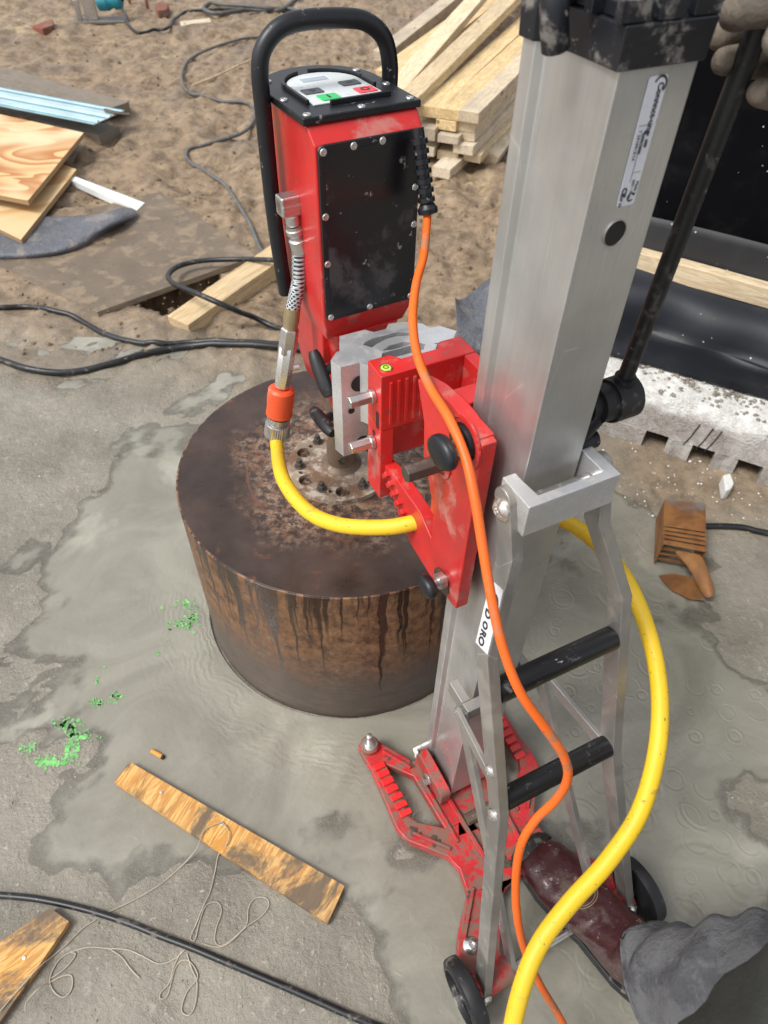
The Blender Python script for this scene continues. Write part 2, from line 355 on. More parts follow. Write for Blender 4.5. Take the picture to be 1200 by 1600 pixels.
sp = t.n('SeparateXYZ'); t.l(t.tc.outputs['Object'], sp.inputs[0])
right = t.ramp(sp.outputs[0], .25, .5)
rg = t.math('ADD', rings(6, 48, (0, 0, 0), .45), t.math('ADD', rings(11, 40, (3.3, 1.7, 0), .4), t.math('MULTIPLY', rings(17, 30, (5.1, 2.2, 0), .5), .7)))
rg = t.math('MULTIPLY', rg, t.math('MAXIMUM', right, .10))
dx = t.math('SUBTRACT', sp.outputs[0], DC[0]); dy = t.math('SUBTRACT', sp.outputs[1], DC[1])
dd = t.math('SQRT', t.math('ADD', t.math('MULTIPLY', dx, dx), t.math('MULTIPLY', dy, dy)))
dw = t.math('ADD', dd, t.math('MULTIPLY', t.noise(9, 4, .6), .11))
arc = t.math('MULTIPLY', t.math('SINE', t.math('MULTIPLY', dw, 370)), t.math('MULTIPLY', t.ramp(dd, .40, .62, 1, 0), t.ramp(t.noise(6, 2, .5), .35, .6)))
arc = t.math('MULTIPLY', arc, t.ramp(dy, -.1, .15, 1, 0))
chop = t.noise(38, 4, .6, dist=1.0); hgt = t.math('ADD', t.math('ADD', t.math('MULTIPLY', rg, .30), t.math('MULTIPLY', arc, .17)), t.math('ADD', t.math('MULTIPLY', chop, .5), t.math('MULTIPLY', t.noise(6, 3), 1.2)))
bp = t.n('Bump'); bp.inputs['Strength'].default_value = .8; bp.inputs['Distance'].default_value = .0027; t.l(hgt, bp.inputs['Height'])
for x in (gl, fr, df): t.l(bp.outputs[0], x.inputs['Normal'])
m_water = t.m
wxs = np.arange(-1.6, 2.0, .012); wys = np.arange(-.5, 2.3, .012)
gh = height(*np.meshgrid(wxs, wys), False)
DEP = np.clip((-gh + .0012) / .0085, 0, 2)
KR = DR + .007
def wkeep(x, y): return (gh < .0012) & (np.hypot(x - DC[0], y - DC[1]) > KR)
wo = sheet('puddle_water', wxs, wys, lambda x, y: x * 0, m_water, keep=wkeep, attrs=(('depth', lambda x, y, z: DEP),))
# the ring of water touching the cut is closed with a clean circular rim
me = wo.data; co = np.empty(len(me.vertices) * 3); me.vertices.foreach_get('co', co); co = co.reshape(-1, 3)
dvec = co[:, :2] - np.array(DC); rr = np.hypot(*dvec.T); s_ = rr < KR
co[s_, :2] = np.array(DC) + dvec[s_] / rr[s_, None] * KR; me.vertices.foreach_set('co', co.ravel()); me.update()
tag(wo, kind='structure')
# ------------------------------------------------------------------ the big core drum
t = NT('drum_steel_top')
sp = t.n('SeparateXYZ'); t.l(t.tc.outputs['Object'], sp.inputs[0])
rad = t.math('SQRT', t.math('ADD', t.math('MULTIPLY', sp.outputs[0], sp.outputs[0]), t.math('MULTIPLY', sp.outputs[1], sp.outputs[1])))
c = t.mix(t.ramp(t.noise(9, 6, .6), .3, .7), (.034, .022, .017), (.070, .044, .034))
ru = t.math('MULTIPLY', t.ramp(t.math('ADD', rad, t.math('MULTIPLY', t.math('SUBTRACT', t.noise(7, 5, .7), .5), .22)), .17, .28, 1, 0), t.ramp(t.noise(52, 8, .78), .44, .58))
c = t.mix(t.math('MULTIPLY', ru, .9), c, t.mix(t.ramp(t.noise(30, 4), .4, .6), (.24, .12, .065), (.36, .25, .17)))
c = t.mix(t.math('MULTIPLY', t.ramp(t.noise(15, 7, .7, dist=.8), .57, .70), .75), c, (.18, .075, .035))
ring = t.ramp(t.math('ABSOLUTE', t.math('SUBTRACT', rad, .215)), .001, .0035, .7, 0)
c = t.mix(ring, c, (.15, .07, .04))
t.set(Base_Color=c, Roughness=t.ramp(t.noise(20, 6), .3, .7, .24, .52), Metallic=.15, Specular_IOR_Level=.55)
t.bump(t.math('ADD', t.noise(60, 8, .7), t.math('MULTIPLY', ru, .6)), .3, .0015); m_dtop = t.m
t = NT('drum_steel_wall')
sp = t.n('SeparateXYZ'); t.l(t.tc.outputs['Object'], sp.inputs[0])
ang = t.math('ARCTAN2', sp.outputs[1], sp.outputs[0]); z = sp.outputs[2]
def cy(a, b, off=0.):
    cb = t.n('CombineXYZ'); t.l(t.math('ADD', t.math('MULTIPLY', ang, a), off), cb.inputs[0]); t.l(t.math('MULTIPLY', z, b), cb.inputs[1]); return cb.outputs[0]
sw = t.math('ADD', t.math('MULTIPLY', t.noise(1, 9, .74, vec=cy(9, 30), dist=.35), .6), t.math('MULTIPLY', t.noise(1, 7, .7, vec=cy(30, 34, 9.)), .4))
c = t.mix(t.ramp(sw, .36, .62), (.060, .028, .016), (.29, .150, .072))
c = t.mix(t.ramp(t.noise(1, 8, .75, vec=cy(16, 50, 4.), dist=.4), .55, .66, 0, .6), c, (.33, .25, .19))
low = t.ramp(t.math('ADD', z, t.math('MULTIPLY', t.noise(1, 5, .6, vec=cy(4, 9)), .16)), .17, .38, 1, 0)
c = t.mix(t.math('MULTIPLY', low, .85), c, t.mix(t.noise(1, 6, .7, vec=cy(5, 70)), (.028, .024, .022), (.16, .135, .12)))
wob = t.math('MULTIPLY', t.math('SUBTRACT', t.noise(1, 2, .5, vec=cy(3, 16)), .5), .06)
cb = t.n('CombineXYZ'); t.l(t.math('MULTIPLY', t.math('ADD', ang, wob), 17.), cb.inputs[0]); t.l(t.math('MULTIPLY', z, .4), cb.inputs[1])
dr = t.noise(1, 3, .6, vec=cb.outputs[0])
drip = t.ramp(t.math('SUBTRACT', dr, t.math('MULTIPLY', t.math('SUBTRACT', DZ, z), .46)), .470, .525)
c = t.mix(t.math('MULTIPLY', drip, .88), c, (.022, .011, .008))
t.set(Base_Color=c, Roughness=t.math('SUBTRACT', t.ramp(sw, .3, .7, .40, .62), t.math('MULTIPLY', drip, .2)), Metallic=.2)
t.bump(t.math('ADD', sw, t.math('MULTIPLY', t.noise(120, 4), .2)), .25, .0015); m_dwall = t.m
m_flange = M('pitted_rusty_flange', (.30, .225, .165), .6, .1, dirt=(.14, .065, .032), amt=.6, ds=20, var=.3, fleck=(.46, .40, .33), famt=.7, fs=60, bump=.5, bs=90, bd=.002)
drum = empty('core_drum', (DC[0], DC[1], 0))
tag(drum, 'large rusty brown steel coring drum standing in a cut ring in the puddle', 'coring drum')
b = MB(); b.loft([[(r * math.cos(a), r * math.sin(a), z_) for a in np.linspace(0, 2 * math.pi, 144, endpoint=False)] for r, z_ in ((DR - .008, -.15), (DR, -.15), (DR, DZ - .0012), (DR - .0012, DZ - .0005), (DR - .008, DZ - .0005))], cap=False)
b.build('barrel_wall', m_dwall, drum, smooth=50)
b = MB(); b.loft([[(r * math.cos(a), r * math.sin(a), z_) for a in np.linspace(0, 2 * math.pi, 144, endpoint=False)] for r, z_ in ((DR - .002, DZ - .012), (DR - .002, DZ - .0015), (DR - .004, DZ), (0.06, DZ), (0.0001, DZ))], cap=False)
b.build('top_plate', m_dtop, drum, smooth=30)
FL = .114; FX, FY = -.012, -.012
holes = []; bolts = []
for k in range(12):
    a = R(k * 30 + 8); (holes if k % 2 else bolts).append((FX + FL * .76 * math.cos(a), FY + FL * .76 * math.sin(a)))
hl = [circ(x, y, .0158, 16) for x, y in holes] + [circ(FX + FL * .76 * math.cos(R(k * 60 + 8 + 13)), FY + FL * .76 * math.sin(R(k * 60 + 8 + 13)), .0052, 10) for k in range(6)]
b = MB(); b.prism(circ(FX, FY, FL, 72), hl, (0, 0, DZ + .0005), (1, 0, 0), (0, 1, 0), (0, 0, .011)); b.build('flange', m_flange, drum, bev=.0015)
for x, y in bolts:
    b = MB(); z0 = DZ + .0115; b.cyl((x, y, z0), (x, y, z0 + .003), .0115, n=18); b.cyl((x, y, z0 + .003), (x, y, z0 + .013), .0088, n=6); b.cyl((x, y, z0 + .013), (x, y, z0 + .021), .0052, n=12)
    b.build('bolt', m_dsteel, drum, bev=.0008)
HUB = (FX + .004, FY + .004)
b = MB(); b.lathe((*HUB, DZ + .0116), (0, 0, 1), [(0, .044), (.003, .037), (.010, .0315), (.055, .0305), (.07, .027), (.27, .026)], 32); b.build('hub', M('rusty_hub', (.17, .115, .075), .5, .3, dirt=(.09, .07, .055), amt=.5, ds=40, fleck=(.4, .33, .25), famt=.3, bump=.3, bs=120), drum)
b = MB(); b.lathe((HUB[0] + .0305 * .2, HUB[1] - .0305 * .97, DZ + .045), (.2, -.97, 0), [(-.004, .0), (-.004, .012), (.003, .012), (.003, .008), (-.001, .008), (-.001, 0)], 6); b.build('set_screw', m_dsteel, drum)
# ------------------------------------------------------------------ drill stand (rig frame: x to its right, y towards the drum)
stand = empty('drill_stand', RO, RIG_Z)
tag(stand, 'tall aluminium core drill stand with red carriage, muddy red base and two wheels', 'drill stand')
CX = .0415; TOP = 1.372
def mir(p): return (2 * CX - p[0], *p[1:])
def section(e=0., t=0.):
    return [(0 - e + t, 0 - e), (.008 - e, .030), (.008 - e, .085), (0 - e, .090), (0 - e, .107 + e), (.024, .107 + e), (.024, .098 + e), (.059, .098 + e), (.059, .107 + e), (.083 + e, .107 + e), (.083 + e, .090), (.075 + e, .085), (.075 + e, .030), (.083 + e, -e)]
b = MB()
b.loft([[(x, y, z) for x, y in section(0, t)] for z, t in ((.055, 0), (TOP, .009))])
rg = []
col_o = b.build('column', m_alu, stand, bev=.0015, smooth=25)
b = MB()                                                                  # rack teeth down the front face
for k in range(150): b.box((.026, .0985, .16 + k * .008), (.057, .104, .1645 + k * .008))
tag(b.build('gear_rack', m_steel, stand), kind='stuff')
hp = LY(960, 364, -.0006); b = MB()
b.lathe((hp.x, -.0012, hp.z), (0, 1, 0), [(0, .0108), (.0011, .0108), (.0011, 0)], 32); b.build('bore', m_hole, stand)
b = MB(); b.lathe((hp.x, -.0016, hp.z), (0, 1, 0), [(0, .0108), (-.0004, .0109), (-.0004, .0113), (.0016, .0115)], 32, cap=False); b.build('bore_rim', m_alud, stand)
# pale rating label with its print
lc = [LY(1015, 120, 0), LY(1045, 114, 0), LY(988, 317, 0), LY(960, 325, 0)]
xl = (lc[0].x + lc[3].x) / 2; xr = (lc[1].x + lc[2].x) / 2; zt = (lc[0].z + lc[1].z) / 2; zb = (lc[2].z + lc[3].z) / 2
b = MB(); b.prism(rrect(xl, zb, xr, zt, .0025), None, (0, -.0006, 0), (1, 0, 0), (0, 0, 1), (0, -.0005, 0)); lab = b.build('rating_label', m_label, stand, smooth=0)
def text(name, body, p, size, right, up, parent, mat=m_ink, ext=.0002, bold=0., sx=1.):
    c = bpy.data.curves.new(name, 'FONT'); c.body = body; c.size = size; c.extrude = ext; c.offset = bold; c.align_x = 'CENTER'; c.align_y = 'CENTER'
    o = bpy.data.objects.new(name, c); COL.objects.link(o)
    me = bpy.data.meshes.new_from_object(o.evaluated_get(bpy.context.evaluated_depsgraph_get())); bpy.data.objects.remove(o)
    me.materials.clear(); me.materials.append(mat); o = bpy.data.objects.new(name, me); COL.objects.link(o)
    r = Vector(right).normalized(); u = Vector(up).normalized(); n = r.cross(u)
    m = Matrix.Identity(4)
    for i in range(3): m[i][0] = r[i] * sx; m[i][1] = u[i]; m[i][2] = n[i]; m[i][3] = p[i]
    o.parent = parent; o.matrix_local = m; return o
LW = xr - xl; LH = zt - zb
def lt(s, u, v, size, bold=0, sx=1.): text('print', s, (xl + LW * u, -.0013, zt - LH * v), size, (0, 0, -1), (1, 0, 0), lab, bold=bold, sx=sx)
lt('Connnct-ung', .70, .235, LW * .40, .0002, .92)
lt('ø  600', .72, .47, LW * .22, .0001); lt('2000/2000', .47, .49, LW * .20, .0001); lt('7 2310413/14', .24, .50, LW * .22)
lt('Made in', .86, .86, LW * .20); lt('2021 / 24 kg', .62, .86, LW * .17); lt('CE', .22, .88, LW * .36, .0003); lt('IP 55', .16, .965, LW * .2)
b = MB()
def arc(cx, cz, r0, r1, a0, a1, n=16, y=-.0012):
    vs = []; fs = []
    for k in range(n + 1):
        a = R(a0 + (a1 - a0) * k / n); vs += [(cx + r0 * math.cos(a), y, cz + r0 * math.sin(a)), (cx + r1 * math.cos(a), y, cz + r1 * math.sin(a))]
    for k in range(n): fs.append((2 * k, 2 * k + 1, 2 * k + 3, 2 * k + 2))
    b.add(vs, fs)
arc(xl + LW * .66, zt - LH * .065, LW * .26, LW * .36, -50, 160); b.build('emblem', m_ink, lab, smooth=0); b = MB(); arc(xl + LW * .70, zt - LH * .93, LW * .13, LW * .21, 20, 320)
b.build('emblem', m_ink, lab, smooth=0); b = MB(); b.box((xl + LW * .1, -.0013, zt - LH * .352), (xl + LW * .85, -.0011, zt - LH * .349)); b.box((xl + LW * .42, -.0013, zt - LH * .80), (xl + LW * .44, -.0011, zt - LH * .55)); b.box((xl + LW * .42, -.0013, zt - LH * .722), (xl + LW * .9, -.0011, zt - LH * .719))
tag(b.build('rule_line', m_ink, lab, smooth=0), kind='stuff')
# ribbed black cap on top, with its lifting strap
cap = MB()
cap.loft([[(x, y, z) for x, y in section(e, .007)] for z, e in ((TOP - .012, .003), (TOP + .016, .004))])
cp = cap.build('end_cap', m_cap, stand, bev=.0015, smooth=25)
b = MB(); z0 = TOP + .0165; z1 = TOP + .030
for x0, y0, x1, y1 in ((-.003, -.003, .022, .004), (.030, -.004, .054, .006), (.062, -.003, .087, .004), (-.003, .028, .018, .036), (.024, .022, .060, .030), (.066, .028, .087, .036), (-.004, .060, .020, .070), (.030, .056, .054, .064), (.064, .060, .087, .070), (-.004, .092, .026, .104), (.056, .092, .087, .104)):
    b.box((x0, y0, z0), (x1, y1, z1))
for x0, y0, x1, y1 in ((.008, .004, .013, .060), (.038, .006, .045, .092), (.070, .004, .075, .060)): b.box((x0, y0, z0), (x1, y1, z1 - .004))
b.build('rib', m_cap, cp, bev=.001)
for x, y in ((.062, .045), (.022, .048), (.048, .080), (.080, .014)):
    b = MB(); b.lathe((x, y, z0), (0, 0, 1), [(0, .0075), (.006, .0072), (.009, .004), (.009, 0)], 14); b.build('screw', m_zinc, cp)
p = [LD(868, 76, .50), LD(866, 30, .485), LD(868, -20, .475), LD(878, -55, .48), LD(900, -60, .50), LD(915, -30, .52), LD(915, 20, .54)]
b = MB(); b.tube(spline(p, 6), .0105, 12); b.build('lifting_hook', m_cap, stand, bev=0)
# U-shaped clamp behind the column
b = MB(); zt_ = .972; zb_ = .925
U = [(-.020, .012), (-.020, -.045), (.103, -.045), (.103, .012), (.086, .012), (.086, -.032), (-.003, -.032), (-.003, .012)]
U = [(-.020, .006), (-.020, -.046), (.103, -.046), (.103, .006), (.087, .006), (.087, -.034), (.0, -.034), (-.003, -.006), (-.003, .006)]
b.prism(U, None, (0, 0, zb_), (1, 0, 0), (0, 1, 0), (0, 0, zt_ - zb_)); br = b.build('clamp_bracket', m_cast, stand, bev=.001)
b = MB(); b.cyl((-.002, -.018, .945), (.086, -.018, .945), .0085, n=18); b.build('cross_pin', m_steel, br)
# bent support legs; they lie in one sloping plane
P0 = Vector((0, -.02, .93)); P1 = Vector((0, -.31, .075)); dv = (P1 - P0).normalized(); nl = Vector((0, dv.z, -dv.y)).normalized()
if nl.y > 0: nl = -nl
def yl(z): return -.02 + (.93 - z) * (-.29 / .855)
def plp(x, z): return Vector((x, yl(z), z))
LEG = [(-.021, .955), (-.021, .885), (-.062, .765), (-.060, .480), (-.119, .030)]
def leg(m):
    q = [(2 * CX - x if m else x, z) for x, z in LEG]; t = .0085; L_ = []; R_ = []
    for x, z in q: L_.append((x - t, z)); R_.append((x + t, z))
    out = L_ + R_[::-1]
    # in-plane v coordinate = distance down the slope
    pl = [(x, (Vector((0, yl(z), z)) - P0).dot(dv)) for x, z in out]
    b = MB(); b.prism(pl, None, P0 - nl * .015, (1, 0, 0), dv, nl * .030)
    q0 = plp(q[0][0], .9555); b.cyl(q0 - Vector((t, 0, 0)), q0 + Vector((t, 0, 0)), .0155, n=28)
    return b.build('support_leg', m_alud if not m else m_alud, stand, bev=.0018, smooth=20)
legs = [leg(0), leg(1)]
# round lugs with dome bolts where legs meet the bracket, and the lower rivets
def dome(p, d, r, parent, mat=m_zinc, name='bolt'):
    b = MB(); b.lathe(p, d, [(-.002, r * 1.05), (.001, r * 1.05), (.002, r * .95), (r * .45, r * .62), (r * .52, r * .42), (r * .52, r * .34), (r * .22, r * .30), (r * .22, 0)], 20); return b.build(name, mat, parent)
for s, lg in ((-1, legs[0]), (1, legs[1])):
    X = lambda x: x if s < 0 else 2 * CX - x
    dome(plp(X(-.0305), .945), (s, 0, 0), .014, lg); dome(plp(X(-.0700), .560), (s, -.2, 0), .0095, lg); dome(plp(X(-.0700), .470), (s, -.2, 0), .011, lg)
    dome(plp(X(-.119), .050) + nl * .016, nl, .010, lg)
for z, za in ((.695, -.052), (.492, -.051)):
    a = plp(za, z); c = Vector((2 * CX - za, a.y, a.z)); b = MB(); b.cyl(a, c, .0165, n=28); b.build('rung', m_rod if 0 else M('black_tube', (.008, .008, .009), .34, dirt=(.13, .12, .11), amt=.2, ds=50, fleck=(.38, .36, .33), famt=.18, fs=70, stretch=(.3, 1, 1), bump=.15), stand)
# printed sticker on the left leg
SA = plp(-.0315, .855); SB = plp(-.0605, .769); st_ = (SB - SA).normalized(); sn = st_.cross(nl).normalized(); sn = sn if sn.x < 0 else -sn; SL = (SB - SA).length
S0 = SA - sn * 0 + Vector((-.0085, 0, 0)) + sn * .0001
b = MB(); b.prism([(.004, -.0135), (SL - .002, -.0135), (SL - .002, .0135), (.004, .0135)], None, S0, st_, nl, sn * .0003); stick = b.build('sticker', M('sticker_film', (.60, .60, .61), .35, dirt=(.45, .4, .36), amt=.25, ds=60), legs[0], smooth=0)
for s_, v, sz in (('R', .030, .013), ('D', .046, .016), ('O', .062, .013), ('RO', .080, .015)):
    text('print', s_, S0 + st_ * v + sn * .0007 - nl * .0035, sz, st_, nl, stick, bold=.0006)
b = MB(); ctr = S0 + st_ * .030 + sn * .0007 + nl * .001; N_ = 27; vs = []; fs = []
for k in range(N_ + 1):
    a = R(-100 + 225 * k / N_); e1 = st_ * math.sin(a) * 1.25 + nl * math.cos(a) * .92; r0 = .0098 if k % 3 else .0084; vs += [ctr + e1 * r0, ctr + e1 * .0122]
for k in range(N_): fs.append((2 * k, 2 * k + 1, 2 * k + 3, 2 * k + 2))
b.add(vs, fs); b.build('emblem', m_ink, stick, smooth=0)
# lower cross bracket and inner braces down to the axle
b = MB(); b.box((-.028, -.030, .462), (.111, -.012, .492)); b.box((-.028, -.0119, .462), (-.012, .030, .492)); b.box((.095, -.0119, .462), (.111, .030, .492)); cb_ = b.build('cross_bracket', m_alud, stand, bev=.0015)
for s in (-1, 1):
    X = lambda x: x if s < 0 else 2 * CX - x
    dome((X(-.037), -.020, .478), (s, 0, 0), .011, cb_)
    a = Vector((X(-.033), -.020, .486)); c = Vector((X(-.054), -.318, .048)); d = (c - a).normalized(); n_ = d.cross(Vector((1, 0, 0))).normalized()
    b = MB(); b.obox((a + c) / 2, (.0045, 0, 0), n_ * .0125, d * (c - a).length / 2); b.build('inner_brace', m_alud, stand, bev=.001)
    a = Vector((X(-.040), -.020, .486)); c = plp(X(-.052), .487); d = (c - a).normalized(); b = MB(); b.obox((a + c) / 2, (.004, 0, 0), (0, 0, .012), d * (c - a).length / 2); b.build('tie_link', m_alud, stand, bev=.001)
    b = MB(); p_ = Vector((X(-.046), -.318, .048)); b.cyl(p_, p_ + Vector((-s * .012, 0, 0)), .0115, n=6); b.cyl(p_ + Vector((-s * .012, 0, 0)), p_ + Vector((-s * .022, 0, 0)), .006, n=12); b.build('axle_nut', m_steel, stand, bev=.0006)
# wheels
for s in (-1, 1):
    X = lambda x: x if s < 0 else 2 * CX - x
    c = Vector((X(-.148), -.312, .060)); e = empty('wheel', c); e.parent = stand
    b = MB(); Rw = .061
    b.lathe((s * -.015, 0, 0), (s, 0, 0), [(0, .047), (.001, .054), (.004, .0605), (.010, Rw + .001), (.020, Rw + .001), (.026, .0605), (.029, .054), (.030, .047), (.028, .046), (.002, .046)], 56); b.build('tyre', m_rub, e, smooth=40)
    b = MB(); b.lathe((s * -.012, 0, 0), (s, 0, 0), [(0, .046), (.007, .045), (.009, .030), (.006, .018), (-.003, .016), (-.003, 0)], 40)
    b.lathe((s * .001, 0, 0), (s, 0, 0), [(0, .0455), (.004, .0455), (.002, .038), (.004, .016), (.012, .013), (.013, 0)], 40); b.build('rim', m_black, e, smooth=40)
    b = MB(); b.cyl((s * .013, 0, 0), (s * .022, 0, 0), .0085, n=6); b.build('hub_nut', m_steel, e, bev=.0005)
    b = MB(); b.cyl((X(-.128), -.312, .052), (X(-.056), -.312, .052), .021, n=32); b.build('axle_housing', m_redd, stand, bev=.002)
b = MB(); b.cyl((-.16, -.312, .060), (.243, -.312, .060), .006, n=14); b.build('axle', m_steel, stand)
# cast base: outline in plan, mirrored
half = [(CX, .098), (-.034, .104), (-.075, .166), (-.086, .190), (-.108, .198), (-.127, .184), (-.126, .155), (-.122, .128), (-.128, -.008), (-.120, -.036), (-.062, -.098), (-.052, -.130), (-.060, -.172), (-.104, -.216), (-.122, -.238), (-.130, -.262), (-.121, -.290), (-.100, -.318), (-.062, -.318), (-.052, -.278), (-.012, -.215), (.010, -.198), (CX, -.192)]
outl = half + [mir(p) for p in half[::-1][1:-1]]
h1 = [(-.052, .086), (-.092, .128), (-.095, .006), (-.086, -.012), (-.040, -.055)]
h1 = [(-.048, .072), (-.088, .120), (-.094, .004), (-.084, -.014), (-.040, -.048)]
h2 = [(.020, -.055), (.063, -.055), (.058, -.105), (.025, -.105)]
base = MB(); base.prism(outl, [h1, [mir(p) for p in h1][::-1], h2], (0, 0, .014), (1, 0, 0), (0, 1, 0), (0, 0, .026)); bs_ = base.build('base', m_redd, stand, bev=.003, smooth=30)
for s in (-1, 1):
    X = lambda x: x if s < 0 else 2 * CX - x
    b = MB()                                                              # raised flanges along the beams
    def bar(p, q, wd, z0, z1):
        p = Vector((X(p[0]), p[1], 0)); q = Vector((X(q[0]), q[1], 0)); d = (q - p); n_ = Vector((-d.y, d.x, 0)).normalized() * wd
        b.add([(*(v.xy), z) for z in (z0, z1) for v in (p - n_, q - n_, q + n_, p + n_)], [(0, 1, 2, 3), (4, 5, 6, 7), (0, 1, 5, 4), (1, 2, 6, 5), (2, 3, 7, 6), (3, 0, 4, 7)])
    bar((-.010, .075), (.002, -.150), .004, .0401, .052); bar((-.036, .060), (-.030, -.085), .003, .0401, .047); bar((-.104, -.030), (-.050, -.090), .003, .0401, .047); bar((-.046, -.170), (-.105, -.235), .003, .0401, .048)
    bar((.004, -.150), (-.060, -.260), .003, .0401, .050); bar((-.045, .090), (-.083, .150), .003, .0401, .047)
    b.build('flange_rib', m_redd, bs_, bev=.001)
    for k in range(7):                                                    # the grip bars over the side arm
        y = .122 - k * .0185; b = MB(); cx = -.1045 + .001 * k
        b.obox((X(cx), y, .0435), (.0125, 0, 0), (0, .0062, 0), (0, 0, .0032)); b.build('grip_rib', M('bright_rib', (.72, .02, .02), .3, coat=.3, dirt=(.3, .1, .08), amt=.2) if k == 0 and s < 0 else bpy.data.materials['bright_rib'], bs_, bev=.001)
    b = MB(); b.lathe((X(-.104), .172, .0401), (0, 0, 1), [(0, .021), (.012, .0205), (.014, .018), (.014, 0)], 28); b.build('boss', m_redd, bs_)
    b = MB(); b.lathe((X(-.104), .172, .0542), (0, 0, 1), [(0, .017), (.003, .017), (.0032, .011), (.010, .011), (.0102, .0065), (.040, .0062), (.041, .0045), (.041, 0)], 20); b.build('levelling_screw', m_dsteel if s > 0 else m_steel, bs_)
    dome((X(-.098), -.250, .041), (0, 0, 1), .0145, bs_)
    # upright cheeks holding the column foot, with a hex bolt
    b = MB(); x0, x1 = sorted((X(-.028), X(-.005))); b.prism(rrect(-.008, .040, .100, .092, .012), None, (x0, 0, 0), (0, 1, 0), (0, 0, 1), (x1 - x0, 0, 0)); ck = b.build('foot_cheek', m_redd, bs_, bev=.002)
    b = MB(); b.cyl((X(-.0285), .045, .066), (X(-.0305), .045, .066), .014, n=24); b.cyl((X(-.0305), .045, .066), (X(-.040), .045, .066), .0115, n=6); b.cyl((X(-.040), .045, .066), (X(-.0405), .045, .066), .006, n=6); b.build('hex_bolt', m_zinc, ck, bev=.0006)
b = MB(); b.box((-.028, .1005, .052), (.010, .106, .098)); b.box((-.034, .092, .086), (-.028, .106, .098)); b.build('zinc_clip', m_white, bs_, bev=.001)
b = MB(); b.lathe((.045, -.068, .0405), (0, 0, 1), [(0, .028), (.008, .027), (.010, .020), (.026, .017), (.034, .009), (.034, 0)], 26); b.cyl((.002, -.060, .060), (.075, -.060, .066), .012, n=8); b.cyl((.078, -.060, .066), (.094, -.060, .067), .007, n=10); b.build('clamp_nut', M('rusty_nut', (.12, .085, .06), .55, .3, dirt=(.2, .16, .12), amt=.4, ds=60, bump=.5, bs=120), bs_, bev=.001)
mudb = MB(); rnd = random.Random(3)
for cx, cy, r in ((.012, -.150, .020), (.020, -.165, .015), (.030, -.150, .017), (-.098, -.030, .012), (-.070, -.060, .013), (-.040, .095, .008), (-.075, .135, .008), (.10, -.150, .016), (.125, -.125, .013), (.145, .0, .010), (.010, -.13, .012), (-.060, -.180, .009), (-.085, -.215, .008)):
    for k in range(9):
        a = rnd.random() * 6.3; q = r * rnd.random(); rr_ = r * rnd.uniform(.25, .55); c = Vector((cx + q * math.cos(a), cy + q * math.sin(a), .041))
        mudb.add([c + Vector((rr_ * math.cos(k2 * 1.05) * rnd.uniform(.7, 1.2), rr_ * math.sin(k2 * 1.05) * rnd.uniform(.7, 1.2), 0)) for k2 in range(6)] + [c + Vector((0, 0, rr_ * .55))], [(i, (i + 1) % 6, 6) for i in range(6)])
m_mudc = M('mud_clod', (.075, .058, .042), .8, bump=.6, bs=90, bd=.003)
tag(mudb.build('mud_crust', m_mudc, bs_, smooth=60), kind='stuff')
# carriage
car = MB()
A_ = [(-.035, .28), (-.035, .325), (.0, .325), (.012, .310), (.070, .310), (.082, .325), (.118, .325), (.118, .28)]
car.prism(A_, None, (0, 0, .832), (1, 0, 0), (0, 1, 0), (0, 0, .098))
car.box((-.035, .2803, .690), (-.012, .3247, .8318)); car.box((.095, .2803, .690), (.118, .3247, .8318))
car.box((-.024, .11, .790), (.107, .142, .995)); car.box((.0, .1421, .800), (.083, .165, .93))
car.box((-.0118, .314, .742), (.0948, .3243, .8318)); car.box((.094, .20, .70), (.1175, .2798, .8395))
crg = car.build('carriage', m_red, stand, bev=.0022)
b = MB()
for k in range(5): x = -.022 + k * .0125; b.box((x, .2765, .842), (x + .0045, .2798, .918))
b.build('groove_rib', m_red, crg, bev=.0006)
def xprism(name, px, xl_, th, mat=m_red, parent=None, bev=.002, mirror=False, holes=None):
    q = [LX(a, c, xl_) for a, c in px]; pl = [(v.y, v.z) for v in q]; x0 = xl_
    if mirror: x0 = 2 * CX - xl_; th = -th
    b = MB(); b.prism(pl, holes, (x0, 0, 0), (0, 1, 0), (0, 0, 1), (th, 0, 0)); return b.build(name, mat, parent or crg, bev=bev)
ck_px = [(652, 592), (676, 606), (702, 628), (722, 652), (738, 676), (754, 697), (712, 952), (694, 926), (672, 850), (677, 800), (668, 745), (661, 728), (662, 660)]
xprism('cheek_plate', ck_px, -.030, .020); xprism('cheek_plate', ck_px, -.030, .020, mirror=True)
b = MB(); b.box((-.0305, .046, .682), (-.0085, .080, 1.000)); gib = b.build('guide_block', m_red, crg, bev=.0022)
b = MB(); b.box((.0915, .046, .682), (.1135, .080, 1.000)); b.build('guide_block', m_red, crg, bev=.0022)
for z in (.978, .70):
    b = MB(); b.lathe((-.0195, .0455, z), (0, -1, 0), [(0, .0075), (.0015, .0075), (.0015, .0045), (-.001, .004), (-.001, 0)], 20); b.build('screw', m_steel, gib)
# far wall of the open box, and its top block
b = MB(); b.box((.098, .1425, .84), (.118, .2795, .9295)); b.build('side_wall', m_red, crg, bev=.002)
b = MB(); b.box((-.0100, .1655, .835), (.0978, .185, .945)); b.build('inner_wall', m_red, crg, bev=.001)
